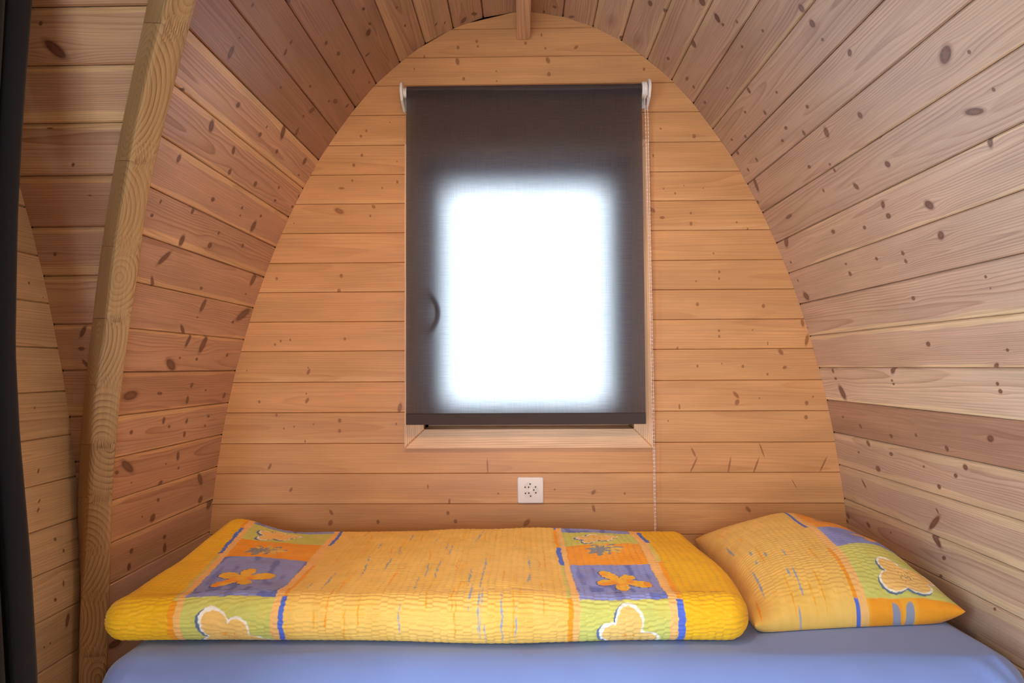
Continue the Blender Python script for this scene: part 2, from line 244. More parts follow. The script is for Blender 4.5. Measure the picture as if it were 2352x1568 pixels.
def wood(name, light_c, dark_c, sap_c, knot_c, spacing=.0055, contrast=.5, slope=.012, depth=.03, rough=.42, nk=NK, wander=.012, fine=.10, coat=0.0, hn=1.5, kmix=.85):
    g = G(name)
    uv = g.n('ShaderNodeUVMap'); sp = g.n('ShaderNodeSeparateXYZ'); g.put(sp.inputs[0], uv.outputs[0])
    u, v = sp.outputs[0], sp.outputs[1]
    sd = g.attr('seed').outputs['Fac']
    mask, warp = 0.0, 0.0
    for k in range(nk):
        at = g.attr('knot%d' % k)
        nd = g.n('ShaderNodeGroup'); nd.node_tree = KG
        g.put(nd.inputs['u'], u); g.put(nd.inputs['v'], v); g.put(nd.inputs['K'], at.outputs['Vector']); g.put(nd.inputs['A'], at.outputs['Alpha'])
        g.put(nd.inputs['mask'], mask); g.put(nd.inputs['warp'], warp)
        mask, warp = nd.outputs['mask'], nd.outputs['warp']
    uo = g.m('ADD', u, g.m('MULTIPLY', sd, 17.31))
    v2 = g.m('ADD', v, warp)
    n1 = g.noise(g.vec(g.m('MULTIPLY', uo, 1.6), g.m('MULTIPLY', v2, 9.0), sd), 1.0, 2.0)
    n2 = g.noise(g.vec(g.m('MULTIPLY', uo, 7.0), g.m('MULTIPLY', v2, 30.0), sd), 1.0, 2.0)
    vw = g.m('ADD', v2, g.m('ADD', g.m('MULTIPLY', g.m('SUBTRACT', n1, .5), wander*2), g.m('MULTIPLY', g.m('SUBTRACT', n2, .5), wander*.35)))
    rnd = g.m('FRACT', g.m('MULTIPLY', g.m('SINE', g.m('MULTIPLY', sd, 91.7)), 43.7))
    rnd2 = g.m('FRACT', g.m('MULTIPLY', g.m('SINE', g.m('MULTIPLY', sd, 57.3)), 77.1))
    vc = g.m('ADD', .0, g.m('MULTIPLY', rnd, .11))
    h = g.m('ADD', g.m('ADD', depth*.15, g.m('MULTIPLY', rnd2, depth)), g.m('ADD', g.m('MULTIPLY', uo, slope), g.m('MULTIPLY', g.m('SUBTRACT', n1, .5), slope*hn)))
    h = g.m('PINGPONG', h, .09)
    dv = g.m('SUBTRACT', vw, vc)
    r = g.m('SQRT', g.m('ADD', g.m('MULTIPLY', dv, dv), g.m('MULTIPLY', h, h)))
    ph = g.m('FRACT', g.m('DIVIDE', r, spacing))
    ring = g.m('MULTIPLY', g.m('POWER', ph, 2.6), g.ss(ph, 1.0, .90))
    streak = g.noise(g.vec(g.m('MULTIPLY', uo, 5.0), g.m('MULTIPLY', v2, 420.0), sd), 1.0, 1.0)
    blot = g.noise(g.vec(g.m('MULTIPLY', uo, 3.0), g.m('MULTIPLY', v2, 14.0), g.m('ADD', sd, 4.0)), 1.0, 3.0)
    var = g.noise(g.vec(g.m('MULTIPLY', uo, .8), g.m('MULTIPLY', v2, 25.0), g.m('ADD', sd, 9.0)), 1.0, 1.0)
    cst = g.m('MULTIPLY', contrast, g.ss(var, .3, .7, .45, 1.35))
    col = g.mix(g.m('MULTIPLY', ring, cst), light_c, dark_c)
    # pale sapwood along the edges
    sa = g.attr('sap'); ss_ = g.n('ShaderNodeSeparateXYZ'); g.put(ss_.inputs[0], sa.outputs['Vector'])
    wob = g.m('MULTIPLY', g.m('SUBTRACT', g.noise(g.vec(g.m('MULTIPLY', uo, 4.0), 0.0, sd), 1.0, 2.0), .5), .022)
    s1 = g.ss(g.m('SUBTRACT', g.m('ADD', ss_.outputs[0], g.m('MULTIPLY', wob, g.ss(ss_.outputs[0], 0.0, .012))), v), -.0012, .0012)
    s2 = g.ss(g.m('SUBTRACT', v, g.m('SUBTRACT', ss_.outputs[1], wob)), -.0012, .0012)
    sap = g.m('MULTIPLY', g.m('MAXIMUM', s1, s2), ss_.outputs[2])
    col = g.mix(sap, col, g.mix(g.m('MULTIPLY', ring, g.m('MULTIPLY', cst, .6)), sap_c, dark_c))
    col = g.mix(1.0, col, g.vec(*(3*[g.ss(blot, .2, .8, .88, 1.12)])), 'MULTIPLY')
    col = g.mix(1.0, col, g.vec(*(3*[g.ss(streak, .25, .75, 1-fine, 1+fine)])), 'MULTIPLY')
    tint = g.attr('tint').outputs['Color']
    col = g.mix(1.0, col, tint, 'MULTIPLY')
    # knots: reddish halo, dark ring, heart
    col = g.mix(g.m('MULTIPLY', g.ss(mask, .0, .62), .45), col, g.mix(.5, dark_c, knot_c))
    kn = g.noise(g.vec(g.m('MULTIPLY', u, 260.0), g.m('MULTIPLY', v, 260.0), sd), 1.0, 2.0)
    col = g.mix(g.m('MULTIPLY', g.ss(mask, .5, .78), kmix), col, g.mix(g.m('ADD', g.m('MULTIPLY', g.ss(kn, .3, .75), .6), g.m('MULTIPLY', g.ss(mask, .85, 1.35), .55)), g.mix(.18, knot_c, (0, 0, 0, 1)), g.mix(.5, knot_c, dark_c)))
    hgt = g.m('SUBTRACT', g.m('MULTIPLY', streak, .15), g.m('MULTIPLY', ring, .5))
    bp = g.n('ShaderNodeBump'); bp.inputs['Strength'].default_value = .12; bp.inputs['Distance'].default_value = .0008
    g.put(bp.inputs['Height'], hgt)
    b = g.pbsdf(Base_Color=col, Roughness=rough, Normal=bp.outputs[0])
    b.inputs['Specular IOR Level'].default_value = .45
    b.inputs['Coat Weight'].default_value = coat; b.inputs['Coat Roughness'].default_value = .3
    return g.out(b.outputs[0])

def plain(name, col, rough=.5, metal=0.0, spec=.5, noise=0.0, nscale=60.0):
    g = G(name)
    base = col
    if noise:
        tc = g.n('ShaderNodeTexCoord')
        n = g.noise(tc.outputs['Object'], nscale, 3.0)
        base = g.mix(1.0, col, g.vec(*(3*[g.ss(n, .25, .75, 1-noise, 1+noise)])), 'MULTIPLY')
    b = g.pbsdf(Base_Color=base, Roughness=rough, Metallic=metal)
    b.inputs['Specular IOR Level'].default_value = spec
    return g.out(b.outputs[0])

SHELL = wood('knotty_pine_lining', c3(204,167,139), c3(148,100,76), c3(228,194,150), c3(92,54,42), spacing=.0044, contrast=.62, coat=.25)
SPRUCE = wood('spruce_lining', c3(208,150,96), c3(176,110,60), c3(216,163,110), c3(120,68,36), spacing=.0058, contrast=.42, wander=.008, fine=.06, kmix=.62)
ENTR = wood('pale_spruce_lining', c3(222,190,148), c3(178,130,90), c3(230,202,162), c3(120,72,44), spacing=.0048, contrast=.5)
GLUE = wood('laminated_spruce', c3(184,145,98), c3(122,80,46), c3(190,152,108), c3(110,66,40), spacing=.0085, contrast=.8, slope=.55, depth=.03, wander=.008, nk=1, hn=.04)
CASE = wood('window_pine', c3(232,190,148), c3(196,128,84), c3(236,200,160), c3(120,60,30), spacing=.006, contrast=.7, wander=.016, nk=1)
SKIN = plain('dark_board_backing', c3(62,36,22), .8, noise=.2)
FLOORM = wood('floor_boards', c3(170,120,78), c3(120,74,44), c3(180,130,90), c3(80,44,28), nk=1)
PLAINW = plain('plain_pine', c3(196,142,100), .55, noise=.12, nscale=9.0)

# ---------------------------------------------------------------- mesh helpers
def tag(o, label=None, cat=None, group=None, kind=None):
    if label: o['label'] = label
    if cat: o['category'] = cat
    if group: o['group'] = group
    if kind: o['kind'] = kind
    return o

def empty(name, loc, **kw):
    o = bpy.data.objects.new(name, None); o.empty_display_size = .05
    o.location = loc; COL.objects.link(o)
    return tag(o, **kw)

def world_loc(o):
    p = Vector(o.location)
    while o.parent: o = o.parent; p = p + Vector(o.location)
    return p

def obj(name, verts, faces, mat, parent=None, uvs=None, smooth=False, kind=None, loc=None, **kw):
    """verts in scene coordinates; origin at loc (or parent's base)."""
    base = Vector((0, 0, 0))
    if parent: base = world_loc(parent)
    org = Vector(loc) if loc is not None else base
    me = bpy.data.meshes.new(name)
    V = np.asarray(verts, dtype=float) - np.array(org)
    me.from_pydata(V.tolist(), [], faces)
    if uvs is not None:
        ul = me.uv_layers.new(name='UVMap')
        vi = np.empty(len(me.loops), dtype=np.int32); me.loops.foreach_get('vertex_index', vi)
        ul.data.foreach_set('uv', np.asarray(uvs, dtype=np.float32)[vi].ravel())
    if mat: me.materials.append(mat)
    if smooth: me.polygons.foreach_set('use_smooth', [True]*len(me.polygons))
    me.update()
    o = bpy.data.objects.new(name, me)
    COL.objects.link(o)
    if parent: o.parent = parent
    o.location = org - base
    return tag(o, kind=kind, **kw)

def fix_normals(o):
    bm = bmesh.new(); bm.from_mesh(o.data); bmesh.ops.recalc_face_normals(bm, faces=bm.faces); bm.to_mesh(o.data); bm.free()

def bm_obj(name, bm, mat, parent=None, smooth=False, loc=None, **kw):
    base = world_loc(parent) if parent else Vector((0, 0, 0))
    org = Vector(loc) if loc is not None else base
    bmesh.ops.translate(bm, verts=bm.verts, vec=-org)
    me = bpy.data.meshes.new(name); bm.to_mesh(me); bm.free()
    if mat: me.materials.append(mat)
    if smooth: me.polygons.foreach_set('use_smooth', [True]*len(me.polygons))
    o = bpy.data.objects.new(name, me); COL.objects.link(o)
    if parent: o.parent = parent
    o.location = org - base
    return tag(o, **kw)

def box_bm(x0, x1, y0, y1, z0, z1, bev=0.0, seg=2, bm=None):
    own = bm is None
    b = bmesh.new()
    bmesh.ops.create_cube(b, size=1.0)
    bmesh.ops.scale(b, vec=(x1-x0, y1-y0, z1-z0), verts=b.verts)
    bmesh.ops.translate(b, vec=((x0+x1)/2, (y0+y1)/2, (z0+z1)/2), verts=b.verts)
    if bev: bmesh.ops.bevel(b, geom=b.edges[:], offset=bev, segments=seg, affect='EDGES', profile=.5)
    if own: return b
    me = bpy.data.meshes.new('t'); b.to_mesh(me); b.free(); bm.from_mesh(me); bpy.data.meshes.remove(me)
    return bm

rng = random.Random(11)
def wood_props(o, seed=None, tint=(1, 1, 1), sap=(0, 1, 0), knots=()):
    o['seed'] = float(seed if seed is not None else rng.uniform(0, 10))
    o['tint'] = [float(t) for t in tint]
    o['sap'] = [float(t) for t in sap]
    ks = list(knots)[:NK]
    for k in range(NK):
        if k < len(ks):
            a = ks[k]; o['knot%d' % k] = [float(a[0]), float(a[1]), float(a[2]), float(a[3] + 4*a[4] + .0001)]
        else: o['knot%d' % k] = [99.0, 99.0, .01, 21.0]

def board(name, parent, mat, O, U, V, N, W, u0f, u1f, c=.004, dp=.004, T=.014, mid=3, u_org=0.0, gap=.0004, flip=False):
    O, U, V, N = (np.array(t, float) for t in (O, U, V, N))
    rows = [(gap, -T), (gap, -dp), (c, 0.0)] + [(c+(W-2*c)*(i+1)/(mid+1), 0.0) for i in range(mid)] + [(W-c, 0.0), (W-gap, -dp), (W-gap, -T)]
    vs, uvs = [], []
    for v, d in rows:
        a, b = u0f(v), u1f(v)
        for u in (a, b):
            vs.append(O + U*u + V*v + N*d); uvs.append((u + u_org, v))
    n = len(rows); fs = []
    for i in range(n-1): fs.append((2*i, 2*i+1, 2*i+3, 2*i+2))
    fs.append((2*n-2, 2*n-1, 1, 0))
    fs.append(tuple(2*i for i in range(n))); fs.append(tuple(2*i+1 for i in reversed(range(n))))
    o = obj(name, vs, fs, mat, parent, uvs)
    fix_normals(o)
    return o

# ---------------------------------------------------------------- shell of the pod
def skin_mesh(polys, name, mat, label):
    vs, fs = [], []
    for p in polys:
        fs.append(tuple(range(len(vs), len(vs)+len(p)))); vs += [tuple(q) for q in p]
    return obj(name, vs, fs, mat, None, kind='structure', label=label)

YN = -2.0   # the pod is closed behind the camera
def off(k, d):
    # profile point pushed outward by d
    a = PWa[max(k-1, 0)]; b = PWa[min(k+1, len(PW)-1)]
    t = (b-a)/np.linalg.norm(b-a); n = np.array((-t[1], t[0])); n = n if n[0] >= 0 else -n
    return PWa[k] + n*d
SK = .018
def main_skin(ks, side):
    ps = []
    for k in ks:
        (xa, za), (xb, zb) = off(k, SK), off(k+1, SK)
        if k == 0: xa = 0.0
        A, B = X0+side*xa, X0+side*xb
        if side > 0: ps.append([(A, YN, za), (A, D+.02, za), (B, D+.02, zb), (B, YN, zb)])
        else:
            ya, y2 = yb(PW[k][1])+SK*.9, yb(PW[k+1][1])+SK*.9
            na, n2 = 2*.523-ya, 2*.523-y2
            ps.append([(A, ya, za), (A, D+.02, za), (B, D+.02, zb), (B, y2, zb)])
            if na > YN: ps.append([(A, YN, za), (A, na, za), (B, n2, zb), (B, YN, zb)])
    return ps
NKP = len(PW)-1
KC = 6
ceiling = skin_mesh(main_skin(range(KC), 1) + main_skin(range(KC), -1), 'ceiling', SKIN, 'arched pine board ceiling either side of the ridge beam')
wall_right = skin_mesh(main_skin(range(KC, NKP), 1), 'wall_right', SKIN, 'curved pine board wall to the right of the bed')
wall_left = skin_mesh(main_skin(range(KC, NKP), -1), 'wall_left', SKIN, 'curved knotty pine wall between rib and end wall, left of the bed')
# bay vault
ps = []
for k in range(NKP):
    za, zb = PW[k][1]+(.018 if k < 6 else 0), PW[k+1][1]+(.018 if k+1 < 6 else 0)
    for sg in (1, -1):
        ya, y2 = .523+sg*(yb(PW[k][1])+SK-.523), .523+sg*(yb(PW[k+1][1])+SK-.523)
        xa, xb = X0-PW[k][0]-SK*.9, X0-PW[k+1][0]-SK*.9
        if sg > 0 or True: ps.append([(xa, ya, za), (XE-.03, ya, za), (XE-.03, y2, zb), (xb, y2, zb)])
wall_bay = skin_mesh(ps, 'wall_bay', SKIN, 'board lining of the entrance bay vault behind the rib')
for s in (wall_right, wall_left, ceiling, wall_bay):
    pass
# end walls
def boxes(name, bl, mat, label, kind='structure', parent=None):
    bm = bmesh.new()
    for b in bl: box_bm(*b, bm=bm)
    return bm_obj(name, bm, mat, parent, label=label, kind=kind)
OX0, OX1, OZ0, OZ1 = -.329, .36, -.203, .69     # window opening
wall_back = boxes('wall_back', [(-1.25, OX0, D+.0145, D+.19, -1.15, 1.3), (OX1, 1.25, D+.0145, D+.19, -1.15, 1.3), (OX0, OX1, D+.0145, D+.19, OZ1, 1.3), (OX0, OX1, D+.0145, D+.19, -1.15, OZ0)], SKIN, 'flat end wall of honey coloured boards behind the bed')
DY0, DY1, DZ0, DZ1 = -.09, .71, -1.08, .48       # entrance opening in the bay, hidden by the curtain
wall_entrance = boxes('wall_entrance', [(XE-.05, XE-.0145, -.9, DY0, -1.15, 1.35), (XE-.05, XE-.0145, DY1, 1.9, -1.15, 1.35), (XE-.05, XE-.0145, DY0, DY1, DZ1, 1.35), (XE-.05, XE-.0145, DY0, DY1, -1.15, DZ0)], SKIN, 'pale horizontal board wall between curtain and rib')
FX0, FX1, FZ0, FZ1 = -.85, .45, -1.10, .50        # unseen opening behind the camera, added for the fill light
wall_front = boxes('wall_front', [(-1.35, FX0, YN-.05, YN, -1.15, 1.35), (FX1, 1.25, YN-.05, YN, -1.15, 1.35), (FX0, FX1, YN-.05, YN, FZ1, 1.35), (FX0, FX1, YN-.05, YN, -1.15, FZ0)], PLAINW, 'plain pine wall behind the camera')
floor = boxes('floor', [(-1.35, 1.25, YN, D+.1, -1.2, -1.15)], PLAINW, 'pine floor under the bed')
tag(wall_back, cat=None)

def kn(key, u0=-9, u1=9):
    return [k for k in KN.get(key, []) if u0 <= k[0] <= u1][:NK]
def extra_knots(key, have, u0, u1, W, r=random.Random(5)):
    return have

RT = {0:(.84,.77,.68),1:(.86,.80,.74),2:(.95,.93,.88),3:(.92,.89,.84),4:(.84,.77,.72),5:(.86,.80,.76),6:(.74,.68,.65),7:(.79,.74,.71),8:(.83,.80,.78),9:(.86,.83,.81),10:(.91,.89,.88),11:(.96,.94,.93),12:(.98,.97,.96),13:(1.02,1.02,1.02),14:(1.02,1.01,1.0),15:(1.14,1.22,1.2),16:(.70,.58,.54),17:(.92,.90,.90),18:(.86,.86,.86),19:(.86,.86,.86),20:(.86,.84,.84),21:(.95,.95,.95)}  # board tones; upper right boards also darkened for the weaker light up there
RS = {2:(.02,.09,.6),3:(0,.096,.6),4:(.014,.094,.6),5:(.02,.1,.4),6:(.0,.098,.8),9:(.0,.104,.7),11:(.005,.1,.8),13:(0,.097,.9),14:(.014,.1,.9),15:(0,.097,.6),17:(.02,.085,.6),18:(.022,.088,.6),19:(.02,.08,.6),20:(.024,.085,.6),21:(.03,.08,.8)}
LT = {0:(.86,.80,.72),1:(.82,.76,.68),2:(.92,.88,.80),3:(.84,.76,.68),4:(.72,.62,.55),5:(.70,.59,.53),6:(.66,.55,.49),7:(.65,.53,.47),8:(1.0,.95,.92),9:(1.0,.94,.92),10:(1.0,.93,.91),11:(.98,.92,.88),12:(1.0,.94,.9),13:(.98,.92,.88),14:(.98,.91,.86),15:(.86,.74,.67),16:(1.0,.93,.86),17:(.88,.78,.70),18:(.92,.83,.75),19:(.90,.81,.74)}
LS = {2:(.0,.085,.7),3:(.0,.08,.6),8:(.020,.094,.95),9:(.018,.1,.95),10:(.016,.1,.95),11:(0,.088,.95),12:(0,.095,.95),13:(.004,.104,.9),14:(.008,1,.9),15:(.010,.101,.9),16:(.012,.1,.85),17:(.010,.102,.9),18:(.012,.098,.9),19:(.012,.098,.8)}
for side, reg in ((1, 'R'), (-1, 'L')):
    for k in range(NKP):
        a, b = PWa[k], PWa[k+1]
        d = b-a; W = float(np.linalg.norm(d)); d = d/W
        V = (side*d[0], 0, d[1]); n2 = np.array((-d[1], d[0]))
        if n2[0] > 0 or (k == 0 and n2[1] > 0): n2 = -n2
        if n2[1] > 0 and k < 8: n2 = -n2
        N = (side*n2[0], 0, n2[1])
        O = (X0+side*a[0], 0, a[1])
        par = ceiling if k < KC else (wall_right if side > 0 else wall_left)
        if side > 0: u0 = lambda v: -.9
        else:
            u0 = lambda v, a=a, d=d: yb(a[1]+d[1]*v) - .032
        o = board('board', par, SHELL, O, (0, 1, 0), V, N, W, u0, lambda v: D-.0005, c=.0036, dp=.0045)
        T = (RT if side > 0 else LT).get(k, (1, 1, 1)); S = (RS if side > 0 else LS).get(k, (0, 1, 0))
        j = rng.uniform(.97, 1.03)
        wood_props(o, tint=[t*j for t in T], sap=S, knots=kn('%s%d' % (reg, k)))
# end-wall boards
for k in range(len(ZB)-1):
    z0, z1 = ZB[k], ZB[k+1]; W = z0-z1
    segs = []
    if z0 > .76 or z1 < -.27: segs = [(None, None)]
    else: segs = [(None, -.372), (.40, None)]
    j = rng.uniform(.97, 1.03)
    for lo, hi in segs:
        u0 = (lambda v, z0=z0: X0-w(z0-v)-.001) if lo is None else (lambda v, lo=lo: lo)
        u1 = (lambda v, z0=z0: X0+w(z0-v)+.001) if hi is None else (lambda v, hi=hi: hi)
        o = board('board', wall_back, SPRUCE, (0, D, z0), (1, 0, 0), (0, 0, -1), (0, -1, 0), W, u0, u1, c=.0018, dp=.0025, mid=5)
        wood_props(o, tint=[j*t for t in ((1, 1, 1) if k not in (13, 15) else (1.02, 1.0, .98))], sap=(0, rng.choice((1, .085)), .6), knots=kn('B%d' % k, -9 if lo is None else lo, 9 if hi is None else hi))
# bay vault boards
for k in range(len(BZ)-1):
    z0, z1 = BZ[k], BZ[k+1]
    A, B = np.array((yb(z0), z0)), np.array((yb(z1), z1)); d = B-A; W = float(np.linalg.norm(d)); d /= W
    N = np.array((0, d[1], -d[0])); N = N if N[1] < 0 else -N
    o = board('board', wall_bay, SHELL, (0, A[0], A[1]), (1, 0, 0), (0, d[0], d[1]), N, W, lambda v: XE-.001,
              lambda v, z0=z0, d=d: X0-w(z0+d[1]*v)-.028, c=.0055, dp=.006)
    t = (.96, .90, .80) if k < 11 else (.90, .80, .74)
    if k == 11: t = (.84, .70, .60)
    wood_props(o, tint=t, sap=(.012 if k < 15 else .006, 1 if k % 3 else .09, .8), knots=kn('Y%d' % (k-8)) if k > 7 else ())  # pale top edges double as the lamplit chamfer line under each joint
# entrance wall boards
for k in range(len(EZ)-1):
    z0, z1 = EZ[k], EZ[k+1]
    if yb(z0) < .75: continue
    o = board('board', wall_entrance, ENTR, (XE, 0, z0), (0, 1, 0), (0, 0, -1), (1, 0, 0), z0-z1, lambda v: .72, lambda v, z0=z0: yb(z0-v)+.001, c=.003, dp=.004)
    wood_props(o, tint=[rng.uniform(.96, 1.04)]*3, knots=kn('E%d' % (k-3)) if k >= 3 else ())

# ---------------------------------------------------------------- rib along the groin, glued up from short pieces
rib = empty('rib_beam', (-1.05, 1.66, -1.15), label='laminated spruce rib with finger joints curving up at the left of the bed', kind='structure')
RY = [-420,-330,-240,-150,-60,0,70,140,210,280,350,420,490,560,630,700,770,840,910,980,1050,1120,1190,1260,1330,1400,1480,1568,1660]
RA = np.array(RIB)
low = RA[0]; up = []
for z in (1.10, 1.03, .95, .85):      # on along the groin towards the crown of the vault
    g0 = np.array((X0-w(z), yb(z), z)); g1 = np.array((X0-w(low[2]), yb(low[2]), low[2]))
    up.append(np.concatenate([low[0:3]-g1+g0, low[3:6]-g1+g0, low[6:9]-g1+g0]))
RA = np.array(up+[list(t) for t in RIB])
RA[:, 6] = np.maximum(RA[:, 6], XE+.003)
def rib_at(y):
    return np.array([np.interp(y, RY, RA[:, i]) for i in range(9)])
NF = 18
def rib_section(y, zig):
    """section at station y; front stations are shifted by the finger-joint teeth"""
    pts = []
    P = lambda yy: [rib_at(yy)[0:3], rib_at(yy)[3:6], rib_at(yy)[6:9]]
    R, F, L = P(y)
    bk = R + (L-F)
    wf = np.linalg.norm(R-F); wl = np.linalg.norm(L-F); r = .009
    pts.append((L, -wl)); pts.append((F+(L-F)*.5, -wl*.5)); pts.append((F+(L-F)*r/wl, -r))
    pts.append((F+(L-F)*.28*r/wl+(R-F)*.28*r/wf, -.3*r))
    for i in range(NF+1):
        t = r/wf + (1-2*r/wf)*i/NF
        yy = y + zig*(9 if i % 2 else -9)
        R2, F2, L2 = P(yy)
        pts.append((F2+(R2-F2)*t, t*wf))
    pts.append((R+(L-F)*.28*r/wl+(F-R)*.28*r/wf, wf-.3*r)); pts.append((R+(L-F)*r/wl, wf+r)); pts.append((bk, wf+wl))
    return pts
JY = [-415, -260, -110, 52, 368, 565, 731, 884, 1020, 1142, 1268, 1372, 1500, 1655]
seglen = 0.0
for a, b in zip(JY[:-1], JY[1:]):
    ns = 7; vs, uvs, fs = [], [], []
    for i in range(ns):
        y = a + (b-a)*i/(ns-1); zig = 0
        if i == 0 and a > -400: y += .55
        if i == ns-1 and b < 1600: y -= .55
        if i == 0 and a > -400: zig = 1
        if i == ns-1 and b < 1600: zig = 1
        sec = rib_section(y, zig)
        F = rib_at(y)[3:6]
        if i: seglen += float(np.linalg.norm(F-lastF))
        lastF = F
        for p, v in sec: vs.append(p); uvs.append((seglen, v+.05))
    m_ = len(sec)
    for i in range(ns-1):
        for j in range(m_):
            q = (j+1) % m_
            fs.append((i*m_+j, i*m_+q, (i+1)*m_+q, (i+1)*m_+j))
    fs.append(tuple(range(m_))); fs.append(tuple((ns-1)*m_+j for j in reversed(range(m_))))
    o = obj('rib_segment', vs, fs, GLUE, rib, uvs); fix_normals(o)
    wood_props(o, tint=[rng.uniform(.95, 1.03)]*3)
# the foot of the rib goes on to the floor
F, R, L = RA[-1][3:6], RA[-1][0:3], RA[-1][6:9]; bk = R+L-F
vs = [tuple(p) for p in (F, R, bk, L)] + [(p[0], p[1], -1.15) for p in (F, R, bk, L)]
o = obj('rib_segment', vs, [(0, 1, 2, 3), (7, 6, 5, 4), (0, 4, 5, 1), (1, 5, 6, 2), (2, 6, 7, 3), (3, 7, 4, 0)], GLUE, rib, [(0, 0), (0, .06), (0, .14), (0, .2), (.3, 0), (.3, .06), (.3, .14), (.3, .2)])
fix_normals(o); wood_props(o)

# ---------------------------------------------------------------- ridge beam
bm = box_bm(-.016, .029, YN, D-.001, 1.101, 1.21, .004, 2)
ridge = bm_obj('ridge_beam', bm, CASE, loc=(.0065, D, 1.101), label='narrow squared pine beam running along the top of the arch', kind='structure')
ul = ridge.data.uv_layers.new(name='UVMap')
for lp in ridge.data.loops:
    co = ridge.data.vertices[lp.vertex_index].co
    ul.data[lp.index].uv = (co.y, co.x+co.z*.7)
wood_props(ridge, tint=(.9, .86, .8))

# ---------------------------------------------------------------- window
win = empty('window_1', (.0155, D, -.203), label='pine framed window behind the dark roller blind', kind='structure')
def casing(p, axis):
    """mitred board from four outline points (outer a, outer b, inner b, inner a), front 16 mm proud of the wall"""
    p = [np.array(q, float) for q in p]; th, r = .017, .004
    cen = sum(p)/4
    vs, uvs = [], []
    for lay, (dy, ins) in enumerate(((.0, 0), (-th+r, 0), (-th, r))):
        for q in p:
            dd = (cen-q); e = dd/np.linalg.norm(dd)*ins
            vs.append((q[0]+e[0], D+dy, q[1]+e[1]))
            uvs.append((q[0], q[1]) if axis == 0 else (q[1], q[0]))
    fs = [(0, 1, 2, 3), (8, 9, 10, 11)]
    for l in (0, 4):
        for i in range(4): j = (i+1) % 4; fs.append((l+i, l+j, l+4+j, l+4+i))
    o = obj('casing', vs, fs, CASE, win, [(a, b+.2) for a, b in uvs]); fix_normals(o); wood_props(o)
    return o
CX0, CX1, CZ0, CZ1 = -.393, .421, -.265, .752
casing([(CX0, CZ0), (CX1, CZ0), (OX1, OZ0), (OX0, OZ0)], 0)
casing([(CX0, CZ1), (CX1, CZ1), (OX1, OZ1), (OX0, OZ1)], 0)
casing([(CX0, CZ0), (CX0, CZ1), (OX0, OZ1), (OX0, OZ0)], 1)
casing([(CX1, CZ0), (CX1, CZ1), (OX1, OZ1), (OX1, OZ0)], 1)
WP = plain('white_window_plastic', c3(225, 222, 215), .35, noise=.02)
RV = plain('pine_reveal', c3(206, 160, 118), .5, noise=.08, nscale=14)
for nm, b in (('reveal', (OX0-.012, OX0, D-.012, D+.18, OZ0, OZ1)), ('reveal', (OX1, OX1+.012, D-.012, D+.18, OZ0, OZ1)),
              ('reveal', (OX0, OX1, D-.012, D+.18, OZ1, OZ1+.012)), ('sill', (OX0, OX1, D-.012, D+.18, OZ0-.012, OZ0))):
    bm_obj(nm, box_bm(*b, .0015, 1), RV, win)
SX0, SX1, SZ0, SZ1 = OX0+.001, OX1-.001, OZ0+.001, OZ1-.001
PX0, PX1, PZ0, PZ1 = -.262, .284, -.122, .615
sash = boxes('sash', [(SX0, PX0, D+.085, D+.145, SZ0, SZ1), (PX1, SX1, D+.085, D+.145, SZ0, SZ1), (PX0, PX1, D+.085, D+.145, PZ1, SZ1), (PX0, PX1, D+.085, D+.145, SZ0, PZ0)], RV, None, None, win)
gl = G('window_glass')
tr = gl.n('ShaderNodeBsdfTransparent'); gs = gl.n('ShaderNodeBsdfGlossy'); gs.inputs['Roughness'].default_value = .02
fr = gl.n('ShaderNodeFresnel'); mx = gl.n('ShaderNodeMixShader')
gl.put(mx.inputs[0], fr.outputs[0]); gl.put(mx.inputs[1], tr.outputs[0]); gl.put(mx.inputs[2], gs.outputs[0])
GLASS = gl.out(mx.outputs[0])
bm_obj('pane', box_bm(PX0-.005, PX1+.005, D+.125, D+.129, PZ0-.005, PZ1+.005), GLASS, win)
# strap handle on the left stile
def tube(path, r, n=10, cap=True, flat=1.0):
    path = [Vector(p) for p in path]; vs, fs = [], []
    for i, p in enumerate(path):
        t = (path[min(i+1, len(path)-1)] - path[max(i-1, 0)]).normalized()
        a = t.cross(Vector((0, 1, 0)));
        if a.length < 1e-4: a = t.cross(Vector((1, 0, 0)))
        a.normalize(); b = t.cross(a)
        rr = r[i] if isinstance(r, (list, tuple)) else r
        for j in range(n):
            an = 2*math.pi*j/n
            vs.append(tuple(p + a*math.cos(an)*rr*flat + b*math.sin(an)*rr))
    for i in range(len(path)-1):
        for j in range(n):
            q = (j+1) % n; fs.append((i*n+j, i*n+q, (i+1)*n+q, (i+1)*n+j))
    if cap: fs.append(tuple(range(n))); fs.append(tuple((len(path)-1)*n+j for j in reversed(range(n))))
    return vs, fs
HB = plain('black_handle_plastic', c3(28, 28, 30), .45)
hp = [(-.302+.030*math.sin(math.pi*t), D+.084-.122*min(1, 3.2*math.sin(math.pi*t)), .102+.150*t) for t in [i/16 for i in range(17)]]
vs, fs = tube(hp, .0075, 10)
o = obj('handle', vs, fs, HB, win, smooth=True); fix_normals(o)

